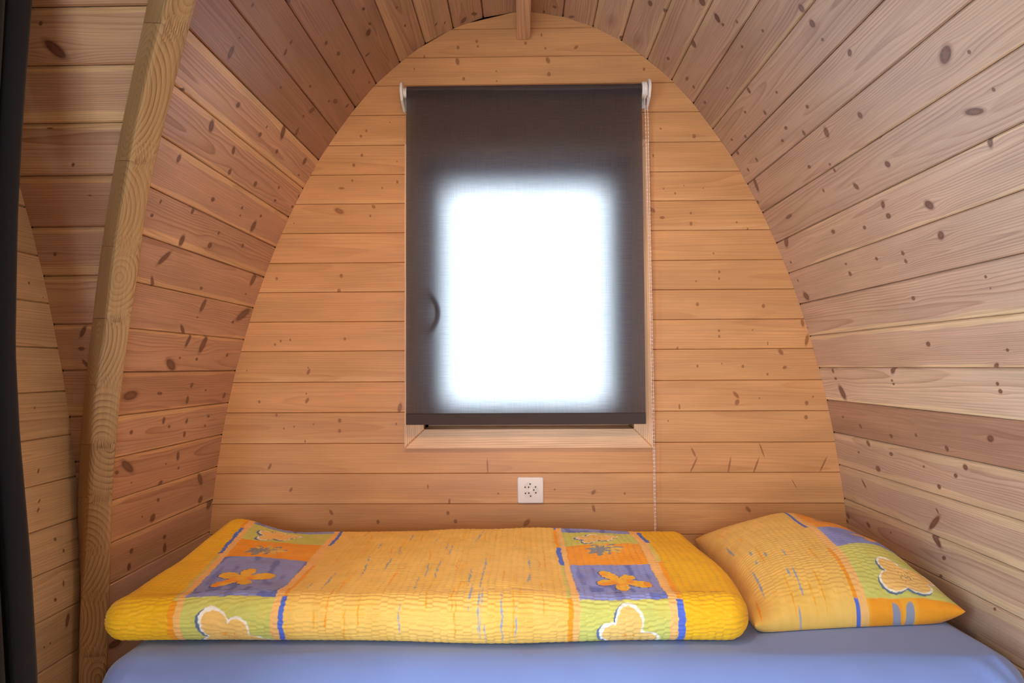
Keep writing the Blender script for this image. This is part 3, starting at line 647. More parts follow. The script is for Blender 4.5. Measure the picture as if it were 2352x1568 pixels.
# ---------------------------------------------------------------- roller blind
g = G('dark_blind_fabric')
tc = g.n('ShaderNodeTexCoord'); sp = g.n('ShaderNodeSeparateXYZ'); g.put(sp.inputs[0], tc.outputs['Object'])
wx = g.noise(g.vec(g.m('MULTIPLY', sp.outputs[0], 14.0), 0.0, g.m('MULTIPLY', sp.outputs[2], 900.0)), 1.0, 2.0)
wz = g.noise(g.vec(g.m('MULTIPLY', sp.outputs[0], 900.0), 0.0, g.m('MULTIPLY', sp.outputs[2], 10.0)), 1.0, 2.0)
wv = g.m('ADD', g.m('MULTIPLY', wx, .6), g.m('MULTIPLY', wz, .4))
df = g.n('ShaderNodeBsdfDiffuse'); g.put(df.inputs['Color'], g.mix(g.ss(wv, .3, .7), c3(66, 57, 57), c3(82, 73, 73)))
rf = g.n('ShaderNodeBsdfRefraction'); rf.inputs['IOR'].default_value = 1.4; rf.inputs['Roughness'].default_value = 1.0
g.put(rf.inputs['Color'], g.mix(g.ss(wv, .3, .7), (.62, .70, .80, 1), (.98, 1.0, 1.0, 1)))
tl = g.n('ShaderNodeBsdfTranslucent'); g.put(tl.inputs['Color'], (.42, .5, .62, 1))
m1 = g.n('ShaderNodeMixShader'); g.put(m1.inputs[0], BLT if 'BLT' in globals() else .30); g.put(m1.inputs[1], df.outputs[0]); g.put(m1.inputs[2], rf.outputs[0])
m2 = g.n('ShaderNodeMixShader'); g.put(m2.inputs[0], .12); g.put(m2.inputs[1], m1.outputs[0]); g.put(m2.inputs[2], tl.outputs[0])
BLIND = g.out(m2.outputs[0])
BLIND2 = plain('dark_blind_fabric_doubled', c3(72, 61, 60), .85, spec=.2, noise=.08, nscale=500)
WPL = plain('white_bracket_plastic', c3(236, 226, 216), .35)
METAL = plain('roller_pin_metal', c3(190, 190, 185), .3, 1.0)
BX0, BX1, BZ1, BZ0 = -.379, .390, .907, -.184
YR = D-.043; YF = YR-.0205
blind = empty('roller_blind', (.0055, YF, BZ0), label='dark brown roller blind pulled down over the bright window', cat='roller blind')
nx, nz = 24, 40; vs, fs, = [], []
for j in range(nz+1):
    for i in range(nx+1):
        x = BX0+(BX1-BX0)*i/nx; z = BZ0+.034+(BZ1-BZ0-.034)*j/nz
        vs.append((x, YF+.0012*math.sin(5*x+1)*math.sin(3*z), z))
for j in range(nz):
    for i in range(nx): a = j*(nx+1)+i; fs.append((a, a+1, a+nx+2, a+nx+1))
obj('fabric', vs, fs, BLIND, blind, smooth=True)
def cyl_x(x0, x1, yc, zc, r, n=28):
    vs, fs = [], []
    for x in (x0, x1):
        for j in range(n): a = 2*math.pi*j/n; vs.append((x, yc+r*math.cos(a), zc+r*math.sin(a)))
    for j in range(n): q = (j+1) % n; fs.append((j, q, n+q, n+j))
    fs.append(tuple(range(n))); fs.append(tuple(n+j for j in reversed(range(n))))
    return vs, fs
vs, fs = cyl_x(BX0, BX1, YR, BZ1, .0205); o = obj('fabric_roll', vs, fs, BLIND2, blind, smooth=False); fix_normals(o)
bm_obj('bottom_bar', box_bm(BX0, BX1, YF-.0035, YF+.0035, BZ0, BZ0+.0345, .0016, 2), BLIND2, blind)
bm_obj('hem_seam', box_bm(BX0, BX1, YF-.0022, YF+.001, BZ0+.0345, BZ0+.0365, .0005, 1), BLIND2, blind)
def bracket(xo, sgn):
    # cheek: rounded front, sloping back to the wall at its foot
    prof = []
    yc, zc, r = YR-.003, BZ1, .030
    for a in range(-40, 150, 10):
        t = math.radians(180-a*1.0)
        prof.append((yc+r*math.cos(t), zc+.004+r*math.sin(t)))
    prof = [(D-.001, zc+.026), (yc+.006, zc+.034)] + [(yc-r*math.sin(math.radians(a)), zc+.004+r*math.cos(math.radians(a))) for a in range(0, 121, 12)] + [(yc-.012, zc-.030), (D-.014, zc-.050), (D-.001, zc-.052)]
    bm = bmesh.new()
    f = bm.faces.new([bm.verts.new((xo, y, z)) for y, z in prof])
    e = bmesh.ops.extrude_face_region(bm, geom=[f]); bmesh.ops.translate(bm, verts=[v for v in e['geom'] if isinstance(v, bmesh.types.BMVert)], vec=(sgn*.008, 0, 0))
    bmesh.ops.recalc_face_normals(bm, faces=bm.faces)
    bmesh.ops.bevel(bm, geom=[q for q in bm.edges if q.calc_face_angle(0) > 1.2], offset=.0015, segments=2, affect='EDGES')
    box_bm(min(xo, xo-sgn*.014), max(xo, xo-sgn*.014), D-.0035, D-.0005, BZ1-.046, BZ1+.024, .001, 1, bm=bm)
    o = bm_obj('bracket', bm, WPL, blind, label='white plastic bracket')
    vs, fs = cyl_x(min(xo, xo-sgn*.011), max(xo, xo-sgn*.011), YR, BZ1, .016, 20)
    p = obj('end_plug', vs, fs, WPL, o); fix_normals(p)
    vs, fs = cyl_x(min(xo-sgn*.009, xo-sgn*.016), max(xo-sgn*.009, xo-sgn*.016), YR, BZ1-.002, .006, 12)
    p = obj('pin', vs, fs, METAL, o); fix_normals(p)
    return o
bracket(BX0-.012, -1)
rb = bracket(BX1+.022, 1)
vs, fs = cyl_x(BX1+.002, BX1+.018, YR, BZ1, .027, 28)
o = obj('chain_wheel', vs, fs, WPL, blind, label='white plastic chain wheel'); fix_normals(o)
CHN = plain('pale_bead_chain', c3(245, 226, 214), .4)
bm = bmesh.new()
for (xa, ya), (xb, yb2) in (((BX1+.0075, YR-.027), (BX1+.0305, D-.030)), ((BX1+.0075+.009, YR-.0265), (BX1+.0345, D-.026))):
    ztop, zbot = BZ1, -.56
    n = 118
    vs, fs = tube([(xa+(xb-xa)*t**.8, ya+(yb2-ya)*t, ztop+(zbot-ztop)*t) for t in [i/30 for i in range(31)]], .0007, 6)
    off_ = len(bm.verts)
    bv = [bm.verts.new(v) for v in vs]
    for f in fs: bm.faces.new([bv[i] for i in f])
    for i in range(n):
        t = i/n
        mt = Matrix.Translation((xa+(xb-xa)*t**.8, ya+(yb2-ya)*t, ztop+(zbot-ztop)*t))
        bmesh.ops.create_icosphere(bm, subdivisions=1, radius=.0022, matrix=mt)
bm_obj('bead_chain', bm, CHN, blind, smooth=True, kind='stuff', label='long pale bead chain hanging at the right')

# ---------------------------------------------------------------- wall socket
SOC = plain('white_socket_plastic', c3(238, 224, 214), .3)
SOCI = plain('white_socket_insert', c3(228, 214, 204), .35)
PIN = plain('pin_hole_shade', c3(14, 10, 8), .8)  # raised dark discs, the shade inside open holes given as colour
sc_x, sc_z = .020, -.404
sock = empty('wall_socket', (sc_x, D, sc_z), label='white square triple wall socket below the window', cat='socket')
pl = bmesh.new()
n_c = 7; hw, rr = .0427, .006; outl = []
for cx, cz, a0 in ((hw-rr, hw-rr, 0), (-hw+rr, hw-rr, 90), (-hw+rr, -hw+rr, 180), (hw-rr, -hw+rr, 270)):
    for i in range(n_c): a = math.radians(a0+90*i/(n_c-1)); outl.append((cx+rr*math.cos(a), cz+rr*math.sin(a)))
def lens(cx, cz, ang, s=1.0):
    # flattened hexagon with pointed ends, long axis along ang
    pts = [(-.0135, 0), (-.0065, .0078), (0, .0088), (.0065, .0078), (.0135, 0), (.0065, -.0078), (0, -.0088), (-.0065, -.0078)]
    c, s_ = math.cos(ang), math.sin(ang)
    return [(cx+(x*c-y*s_)*s, cz+(x*s_+y*c)*s) for x, y in pts]
wells = []
for k in range(3):
    an = math.radians(2+120*k); cx, cz = .0162*math.cos(an), .0162*math.sin(an)+.0005
    wells.append((cx, cz, an+math.pi/2, an))
from mathutils.geometry import delaunay_2d_cdt
pts = [Vector(p) for p in [(x*.93, z*.93) for x, z in outl]]
loops = [list(range(len(pts)))]
for cx, cz, an, _ in wells:
    l = lens(cx, cz, an, 1.2); loops.append(list(range(len(pts), len(pts)+8))); pts += [Vector(p) for p in l]
edges = [(l[i], l[(i+1) % len(l)]) for l in loops for i in range(len(l))]
r_ = delaunay_2d_cdt(pts, edges, [], 0, 1e-6)
def inside(p, poly):
    c = False
    for i in range(len(poly)):
        (x1, y1), (x2, y2) = poly[i], poly[i-1]
        if (y1 > p[1]) != (y2 > p[1]) and p[0] < (x2-x1)*(p[1]-y1)/(y2-y1)+x1: c = not c
    return c
lp = [lens(cx, cz, an, 1.2) for cx, cz, an, _ in wells]; ol = [(x*.93, z*.93) for x, z in outl]
vs = [(sc_x+p.x, D-.0085, sc_z+p.y) for p in r_[0]]; fs = []
for f in r_[2]:
    c = sum((r_[0][i] for i in f), Vector((0, 0)))/len(f)
    if inside(c, ol) and not any(inside(c, q) for q in lp): fs.append(tuple(f))
no = len(outl); b0 = len(vs)
vs += [(sc_x+x*.93, D-.0085, sc_z+z*.93) for x, z in outl]; vs += [(sc_x+x*.985, D-.0070, sc_z+z*.985) for x, z in outl]; vs += [(sc_x+x, D-.0050, sc_z+z) for x, z in outl]; vs += [(sc_x+x, D-.0003, sc_z+z) for x, z in outl]
for l in range(3):
    for i in range(no): j = (i+1) % no; fs.append((b0+l*no+i, b0+l*no+j, b0+(l+1)*no+j, b0+(l+1)*no+i))
for q in lp:
    b1 = len(vs); vs += [(sc_x+x, D-.0085, sc_z+z) for x, z in q] + [(sc_x+x, D-.0055, sc_z+z) for x, z in q]
    for i in range(8): j = (i+1) % 8; fs.append((b1+i, b1+j, b1+8+j, b1+8+i))
o = obj('plate', vs, fs, SOC, sock)
bm = bmesh.new(); bm.from_mesh(o.data); bmesh.ops.remove_doubles(bm, verts=bm.verts, dist=1e-5); bmesh.ops.recalc_face_normals(bm, faces=bm.faces); bm.to_mesh(o.data); bm.free()
def disc_y(x, z, r, y0, y1, n=12):
    vs = [(x+r*math.cos(2*math.pi*i/n), y, z+r*math.sin(2*math.pi*i/n)) for y in (y0, y1) for i in range(n)]
    return vs, [tuple(range(n)), tuple(n+i for i in reversed(range(n)))] + [(i, (i+1) % n, n+(i+1) % n, n+i) for i in range(n)]
for (cx, cz, an, ra), q in zip(wells, lp):
    vs = [(sc_x+x, y, sc_z+z) for y in (D-.0055, D-.001) for x, z in q]
    ins = obj('socket_insert', vs, [tuple(range(8)), tuple(15-i for i in range(8))] + [(i, (i+1) % 8, 8+(i+1) % 8, 8+i) for i in range(8)], SOCI, sock); fix_normals(ins)
    tx, tz = math.cos(an), math.sin(an); rx, rz = math.cos(ra), math.sin(ra)
    for t, rd in ((-.0095, 0.001), (.0095, 0.001), (0, -.005)):
        vs, fs = disc_y(sc_x+cx+tx*t+rx*rd, sc_z+cz+tz*t+rz*rd, .0024, D-.0058, D-.0045)
        h = obj('pin_hole_disc', vs, fs, PIN, ins); fix_normals(h)
vs, fs = disc_y(sc_x, sc_z, .0018, D-.0092, D-.008); o = obj('screw', vs, fs, METAL, sock); fix_normals(o)

# ---------------------------------------------------------------- cloth helpers
def smooth_noise(seed, n=7, fmax=6.0, dim=2):
    r = np.random.RandomState(seed)
    K = r.uniform(-fmax, fmax, (n, dim)); P = r.uniform(0, 6.28, n)
    A = 1/(1+np.linalg.norm(K, axis=1)); A /= np.sqrt((A**2).sum())
    def f(*c):
        s = 0
        for k, p, a in zip(K, P, A): s = s + a*np.sin(sum(k[i]*c[i] for i in range(dim))*2*np.pi+p)
        return s
    return f
def vnoise(seed, cells):
    """value noise on a lattice, period cells"""
    tab = np.random.RandomState(seed).rand(cells, cells)
    def f(x, y):
        xi, yi = np.floor(x).astype(int), np.floor(y).astype(int); fx, fy = x-xi, y-yi
        fx, fy = fx*fx*(3-2*fx), fy*fy*(3-2*fy)
        g_ = lambda i, j: tab[i % cells, j % cells]
        return (g_(xi, yi)*(1-fx)+g_(xi+1, yi)*fx)*(1-fy)+(g_(xi, yi+1)*(1-fx)+g_(xi+1, yi+1)*fx)*fy
    return f
def grid_object(name, P, C, mat, closed_t, cap, loc, **kw):
    """P (nx, nt, 3) points, C (nx, nt, 3) print colours or None"""
    nx, nt = P.shape[:2]
    V = (P.reshape(-1, 3)-np.array(loc)).astype(np.float32)
    I, J = np.meshgrid(np.arange(nx-1), np.arange(nt if closed_t else nt-1), indexing='ij')
    J2 = (J+1) % nt
    Q = np.stack([I*nt+J, (I+1)*nt+J, (I+1)*nt+J2, I*nt+J2], -1).reshape(-1, 4)
    nq = len(Q)
    loops = Q.ravel(); starts = np.arange(nq)*4; tot = np.full(nq, 4)
    if cap:
        c0 = np.arange(nt)[::-1] if not closed_t else np.arange(nt)
        caps = [np.arange(nt), ((nx-1)*nt+np.arange(nt))[::-1]]
        for c_ in caps:
            starts = np.append(starts, len(loops)); tot = np.append(tot, len(c_)); loops = np.concatenate([loops, c_])
    me = bpy.data.meshes.new(name)
    me.vertices.add(len(V)); me.vertices.foreach_set('co', V.ravel())
    me.loops.add(len(loops)); me.loops.foreach_set('vertex_index', loops.astype(np.int32))
    me.polygons.add(len(starts)); me.polygons.foreach_set('loop_start', starts.astype(np.int32)); me.polygons.foreach_set('loop_total', tot.astype(np.int32))
    me.update(calc_edges=True); me.validate()
    me.polygons.foreach_set('use_smooth', np.ones(len(me.polygons), dtype=bool))
    if C is not None:
        at = me.color_attributes.new('print', 'FLOAT_COLOR', 'POINT')
        cc = np.ones((nx*nt, 4), dtype=np.float32); cc[:, :3] = C.reshape(-1, 3)
        at.data.foreach_set('color', cc.ravel())
    me.materials.append(mat)
    o = bpy.data.objects.new(name, me); o.location = loc; COL.objects.link(o)
    return tag(o, **kw)
def rrect(y0, y1, z0, z1, r, ds_top, ds_bot):
    """closed rounded-rectangle loop from the front bottom corner up the front, over the top, down the back, under; returns pts, normals, arc"""
    pts, nrm = [], []
    def line(a, b, n, ds):
        L = math.dist(a, b); m_ = max(1, int(L/ds))
        for i in range(m_): t = i/m_; pts.append((a[0]+(b[0]-a[0])*t, a[1]+(b[1]-a[1])*t)); nrm.append(n)
    def arc(c, a0, a1, ds):
        m_ = max(3, int(r*abs(a1-a0)/ds))
        for i in range(m_): a = a0+(a1-a0)*i/m_; pts.append((c[0]+r*math.cos(a), c[1]+r*math.sin(a))); nrm.append((math.cos(a), math.sin(a)))
    pi = math.pi
    line((y0, z0+r), (y0, z1-r), (-1, 0), ds_top); arc((y0+r, z1-r), pi, pi/2, ds_top)
    line((y0+r, z1), (y1-r, z1), (0, 1), ds_top); arc((y1-r, z1-r), pi/2, 0, ds_top)
    line((y1, z1-r), (y1, z0+r), (1, 0), ds_bot); arc((y1-r, z0+r), 0, -pi/2, ds_bot)
    line((y1-r, z0), (y0+r, z0), (0, -1), ds_bot*3); arc((y0+r, z0+r), -pi/2, -pi, ds_top)
    return np.array(pts), np.array(nrm)
def rounded_cloth_box(x0, x1, y0, y1, z0, z1, r, rx, dx, ds_top, ds_bot):
    pts, nrm = rrect(y0, y1, z0, z1, r, ds_top, ds_bot)
    xs = [x0+rx*(1-math.cos(a)) for a in np.linspace(0, math.pi/2, 28)][:-1]
    xs = xs + list(np.linspace(x0+rx, x1-rx, int((x1-x0-2*rx)/dx))) + [x1-rx+rx*math.sin(a) for a in np.linspace(0, math.pi/2, 28)][1:]
    xs = np.array(xs)
    d = np.minimum(xs-x0, x1-xs); q = np.clip(rx-d, 0, rx); ins = rx-np.sqrt(np.maximum(rx*rx-q*q, 0))
    nx_ = np.where(xs-x0 < rx, -q/rx, np.where(x1-xs < rx, q/rx, 0)); ns_ = np.sqrt(np.maximum(1-nx_**2, 0))
    P = np.zeros((len(xs), len(pts), 3)); N = np.zeros_like(P)
    P[..., 0] = xs[:, None]
    P[..., 1:] = pts[None]-nrm[None]*ins[:, None, None]
    N[..., 0] = nx_[:, None]; N[..., 1:] = nrm[None]*ns_[:, None, None]
    return P, N, xs, pts

L3 = lambda r, g_, b: np.array(c3(r, g_, b)[:3])
def over(C, m_, col):
    m_ = np.clip(m_, 0, 1)[..., None]; return C*(1-m_)+col*m_
def band(x, a, b, s=.0012):
    return np.clip((x-a)/s+.5, 0, 1)*np.clip((b-x)/s+.5, 0, 1)
def petals(dx, dy, R, n, ph, inner=.35, sharp=1.0):
    th = np.arctan2(dy, dx); r = np.hypot(dx, dy)
    prof = R*(inner+(1-inner)*np.abs(np.cos(n/2*(th-ph)))**sharp)*(1+.14*np.sin(2*th+ph*3)+.08*np.sin(3*th+1+ph))
    return np.clip((prof-r)/.0015+.5, 0, 1)

def print_cloth(name):
    g = G(name)
    a = g.attr('print', 'GEOMETRY')
    tc = g.n('ShaderNodeTexCoord')
    n = g.noise(tc.outputs['Object'], 900.0, 2.0)
    n2 = g.noise(tc.outputs['Object'], 22.0, 3.0)
    col = g.mix(1.0, a.outputs['Color'], g.vec(*(3*[g.ss(n2, .25, .75, .94, 1.06)])), 'MULTIPLY')
    bp = g.n('ShaderNodeBump'); bp.inputs['Strength'].default_value = .15; bp.inputs['Distance'].default_value = .0006
    g.put(bp.inputs['Height'], n)
    b = g.pbsdf(Base_Color=col, Roughness=.62, Normal=bp.outputs[0])
    b.inputs['Specular IOR Level'].default_value = .4
    b.inputs['Sheen Weight'].default_value = .15
    return g.out(b.outputs[0])
PRINT = print_cloth('printed_seersucker')
YEL, MID, PEACH, ORANGE, BLUE, GREEN, WHITE, LBLUE, GREY = L3(248,186,4), L3(250,198,98), L3(252,192,112), L3(252,160,20), L3(148,154,212), L3(214,208,106), L3(254,244,228), L3(86,112,206), L3(160,164,176)

def seersucker(s, t, seed, amp=.0014):
    """puckered rows: stripes along t, ripples across them"""
    vn = vnoise(seed, 512); vn2 = vnoise(seed+1, 512)
    st = s/.0165 + .35*(vn2(s/.05, t/.05)-.5)
    env = .35+.65*np.abs(np.sin(np.pi*st))**.8
    colid = np.floor(st)
    ph = 6.28*vn(colid*1.0+.001, t*0+.5) + 5.0*(vn2(colid*1.0+.3, t/.018)-.5)
    rip = np.sin(2*np.pi*t/.0112+ph)
    return amp*(env*rip + .5*(vn(s/.008, t/.008)-.5))

# ---------------------------------------------------------------- bed base, mattress
BASEM = PLAINW
bm = box_bm(-.87, 1.03, 1.43, 2.24, -1.15, -.773, .006, 2)
bed = bm_obj('bed_base', bm, BASEM, loc=(.02, 1.83, -1.15), label='pine box bed base under the mattress', cat='bed base')
P, N, xs, pts = rounded_cloth_box(-.902, 1.038, 1.392, 2.236, -.77, -.60, .078, .078, .012, .006, .02)
sn = smooth_noise(3, 9, 3.0); f2 = smooth_noise(8, 12, 9.0)
X, Y, Z = P[..., 0], P[..., 1], P[..., 2]
disp = .0022*sn(X, Y)+.0008*f2(X, Y+Z)
# a few drawn creases at the front corners
for (cx, cy, cz, dx_, dz_, wd, ln, am) in ((.97, 1.40, -.66, .6, -.8, .008, .09, .004), (.99, 1.40, -.64, .5, -.86, .006, .08, .003), (.94, 1.41, -.625, .85, -.5, .009, .10, .003), (-.80, 1.42, -.615, 1, .0, .012, .08, -.004), (-.83, 1.40, -.65, .4, .9, .01, .06, .003)):
    a = (X-cx)*dx_+(Z-cz)*dz_; b = -(X-cx)*dz_+(Z-cz)*dx_
    disp = disp+am*np.exp(-(b/wd)**2-(a/ln)**2)*(Y < 1.6)
P = P+N*disp[..., None]
P[..., 2] = np.clip(P[..., 2], -.7705, -.6003)
g = G('light_blue_fitted_sheet'); tc = g.n('ShaderNodeTexCoord')
n1 = g.noise(tc.outputs['Object'], 700.0, 2.0); n2 = g.noise(tc.outputs['Object'], 5.0, 3.0)
col = g.mix(1.0, c3(128, 145, 198), g.vec(*(3*[g.ss(n2, .2, .8, .96, 1.04)])), 'MULTIPLY')
bp = g.n('ShaderNodeBump'); bp.inputs['Strength'].default_value = .12; bp.inputs['Distance'].default_value = .0005; g.put(bp.inputs['Height'], n1)
b = g.pbsdf(Base_Color=col, Roughness=.75, Normal=bp.outputs[0]); b.inputs['Sheen Weight'].default_value = .2; b.inputs['Specular IOR Level'].default_value = .25
SHEET = g.out(b.outputs[0])
mattress = grid_object('mattress', P, None, SHEET, True, True, (.08, 1.81, -.76), label='mattress in a smooth light blue fitted sheet, under the bedding', cat='mattress')

# ---------------------------------------------------------------- duvet
x0, x1, y0, y1, z0, z1 = -.928, .492, 1.472, 2.135, -.599, -.497
P, N, xs, pts = rounded_cloth_box(x0, x1, y0, y1, z0, z1, .050, .048, .0017, .0017, .012)
X, Y, Z = P[..., 0].copy(), P[..., 1].copy(), P[..., 2].copy()
top = np.clip((Z-z0)/(z1-z0), 0, 1)
# print coordinate: height on the front face (negative), depth on the top (positive); smooth over the rounded edge
arc = np.concatenate([[0], np.cumsum(np.linalg.norm(np.diff(pts, axis=0), axis=1))])
arc = np.where((pts[:, 1] < z0+.050) & (pts[:, 0] < y0+.0501) & (arc > .5), arc-(arc[-1]+.0015), arc)
T = np.broadcast_to((arc-.062)[None, :], X.shape).copy()
wob = smooth_noise(21, 10, 2.4); wob2 = smooth_noise(22, 12, 5.0)
fine = vnoise(31, 512)
u_ = X+.0032*(fine(X/.006, T/.006)-.5)+.0045*(fine(X/.022+90, T/.022)-.5); t_ = T+.0032*(fine(X/.006+40, T/.006+7)-.5)+.0045*(fine(X/.022+30, T/.022+50)-.5)
C = np.empty(P.shape); C[:] = MID
C = over(C, .55*np.clip((fine(X/.03+5, T/.11)-.45)*4, 0, 1), L3(246,190,84))
# middle streaks
rs = np.random.RandomState(4)
STK = [(-.13,.50,.16,1,GREY),(-.10,.12,.42,0,GREY),(-.095,-.03,.13,.3,GREY),(-.17,.22,.12,-.3,ORANGE),(-.36,.34,.16,-1.2,ORANGE),(-.34,.36,.10,-1.0,GREY),(-.25,.30,.12,-.8,ORANGE),(-.24,.18,.10,-.6,GREY),(-.05,.13,.12,.2,ORANGE),(-.40,.22,.18,-1.0,GREY),(-.27,-.05,.08,0,GREY),(-.36,-.04,.10,0,ORANGE),(-.43,-.02,.14,0,ORANGE),(-.05,-.06,.08,0,GREY),(-.02,-.06,.10,.2,GREY),(0.01,.12,.10,.4,GREY),(-.46,.1,.16,-.4,GREY),(-.30,.50,.10,-.7,ORANGE),(-.33,.50,.08,-.7,GREY),(-.45,.50,.10,-.7,ORANGE),(-.42,.05,.12,-.3,ORANGE),(-.15,-.05,.09,0,ORANGE)]
for i in range(46):
    STK.append((rs.uniform(-.50, .07), rs.uniform(-.09, .6), rs.uniform(.05, .16), rs.uniform(-.6, .25), [L3(250,172,30), ORANGE, L3(248,170,40), GREY][rs.randint(4)]))
for (sx, st_, ln, sl, col) in STK:
    dt = t_-st_; dx = u_-sx-.10*sl*dt
    wd = .0022*(1+.8*(fine(dt/.015+sx*99, dt*0+sx*50)-.5))*np.clip(1-np.abs(dt)/(ln/2), 0, 1)**.4
    mk = np.clip((wd-np.abs(dx))/.0010+.4, 0, 1)*(np.abs(dt) < ln/2)*np.clip(fine(dt/.01+sx*31, u_/.004)*2.4-.25, 0, 1)
    C = over(C, mk, col)
def column(C, L, R_, rows, thinL, thinR, deep, fl, mirror):
    """one pair of printed borders: squares between the lines L(t), R_(t)"""
    w_ = R_-L
    m_ = band(u_, L-.022, R_+.024); C = over(C, m_, PEACH)
    colr = [(-.3, rows[3], GREEN), (rows[3], rows[2], BLUE), (rows[2], rows[1], ORANGE), (rows[1], rows[0], GREEN), (rows[0], .75, BLUE), (.75, 1.2, ORANGE)]
    for a, b_, c_ in colr:
        mm_ = band(u_, L, R_)*band(t_, a, b_); C = over(C, mm_, c_)
        if c_ is BLUE:   # watery darker dabs
            dab = np.clip((fine((u_-L)/.018+3, t_/.05+8)-.62)*6, 0, 1)*mm_; C = over(C, dab*.75, L3(92,104,180))
            C = over(C, np.clip((fine((u_-L)/.03+33, t_/.03+8)-.6)*4, 0, 1)*mm_*.5, L3(150,140,180))
        if c_ is ORANGE: C = over(C, np.clip((fine((u_-L)/.03+13, t_/.03+8)-.55)*4, 0, 1)*mm_*.6, L3(252,170,60))
        if c_ is GREEN: C = over(C, np.clip((fine((u_-L)/.03+53, t_/.04+8)-.5)*4, 0, 1)*mm_*.5, L3(226,206,96))
    return C
def flowers(C, cx, f3t, f4, mirrored):
    # white-edged flower far back, daisy, five petals, big white-edged flower on the front edge
    def edged(C, x, t, R, n, ph, asp):
        dx, dy = u_-x, (t_-t)*asp
        C = over(C, petals(dx+.004, dy+.004, R*1.06, n, ph, .62), L3(96,116,150))
        C = over(C, petals(dx, dy, R*1.03, n, ph, .62), WHITE)
        C = over(C, petals(dx, dy, R*.93, n, ph, .62), L3(250,200,112))
        C = over(C, petals(dx, dy, R*.35, 6, 0, .5)*np.clip(fine(dx/.004+5, dy/.004+9)*4-2.4, 0, 1), ORANGE)
        return C
    C = edged(C, cx[0], .470 if mirrored else .497, .056, 5, .4, .9)
    dx, dy = u_-cx[1], (t_-.35)*.95
    C = over(C, petals(dx, dy, .048, 9, .2, .35), L3(150,146,150)); C = over(C, petals(dx-.008, dy-.004, .042, 7, .9, .3), L3(240,196,92)); C = over(C, petals(dx+.01, dy, .03, 8, .3, .3), L3(146,142,150))
    dx, dy = u_-cx[2], (t_-f3t)*.85
    th = np.arctan2(dy, dx)
    fl = petals(dx, dy, .062, 5, .3 if not mirrored else .9, .30, .9)
    C = over(C, petals(dx+.002, dy+.002, .064, 5, .3 if not mirrored else .9, .30, .9), L3(84,92,150))
    C = over(C, fl, L3(252,188,48)); C = over(C, fl*np.clip((fine(dx/.02+2, dy/.02+4)-.5)*5, 0, 1), L3(252,158,30))
    C = edged(C, f4[0], f4[1], .078, 5, 1.0 if not mirrored else 1.45, 1.0)
    return C
# left border, leaning a little; right border straight
LL = -.748-.13*np.clip(T, -.02, .64); LR = -.550-.055*np.clip(T, -.02, .64)
RLb = .117-.012*np.clip(T, 0, .64); RRb = .311+.006*np.clip(T, 0, .64)
C = over(C, band(u_, -9, LL-.020), YEL); C = over(C, band(u_, RRb+.030, 9), YEL)
C = column(C, LL, LR, (.565, .43, .285, -.004), 0, 0, 0, 0, False)
C = column(C, RLb, RRb, (.545, .395, .235, -.010), 0, 0, 0, 0, True)
def rim(C, line, cuts):
    for a, b_, c_, h in cuts: C = over(C, band(u_, line-h, line+h)*band(t_, a, b_), c_)
    return C
C = rim(C, LR+.022, ((-.3, -.004, LBLUE, .0055), (-.004, .25, ORANGE, .004), (.43, .62, LBLUE, .0045)))
C = rim(C, LL-.022, ((-.3, -.01, ORANGE, .007), (-.01, .30, L3(226,196,96), .005), (.31, .51, LBLUE, .005), (.51, .8, ORANGE, .005)))
C = rim(C, RLb-.020, ((-.3, -.004, ORANGE, .0055), (-.004, .235, L3(222,200,100), .005), (.235, .39, LBLUE, .006), (.39, .575, ORANGE, .0045), (.575, .8, LBLUE, .004)))
C = rim(C, RRb+.026, ((-.3, -.010, LBLUE, .0075), (-.010, .25, ORANGE, .0055), (.25, .40, L3(222,200,100), .004), (.41, .57, LBLUE, .006), (.57, .8, ORANGE, .005)))
C = flowers(C, (-.725, -.705, -.680), .135, (-.640, -.108), False)
C = flowers(C, (.205, .213, .226), .115, (.222, -.112), True)
C = over(C, (band(u_, -9, LL-.030)+band(u_, RRb+.035, 9))*.5*np.clip((fine(X/.012+3, T/.012)-.45)*3, 0, 1), L3(250,178,20))
# puckers, softness and the raised far left corner
smooth_top = 1-.55*np.exp(-((X+.62)/.25)**2-((T-.25)/.35)**2)
hgt = seersucker(X, T, 77)*smooth_top
P = P+N*hgt[..., None]
und = .007*wob(X*.9, Y*.9)+.003*wob2(X, Y)
P[..., 2] += top*(und*np.clip((Y-y0)/.08, 0, 1)+.026*np.exp(-((X+.88)/.10)**2-((Y-2.09)/.16)**2)-.010*np.exp(-((X+.95)/.12)**2-((Y-1.5)/.15)**2))
P[..., 1] += (.010*smooth_noise(40, 6, 2.5, 1)(X))*(Y < y0+.06)
P[..., 0] += np.where(X > .3, .012*smooth_noise(41, 6, 2.2, 1)(Y)*np.clip((X-.3)/.18, 0, 1), 0)
P[..., 2] = np.maximum(P[..., 2], -.5985)
duvet = grid_object('duvet', P, C, PRINT, True, True, (-.22, 1.81, -.599), label='folded yellow seersucker duvet with blue, orange and green flower squares', cat='duvet')

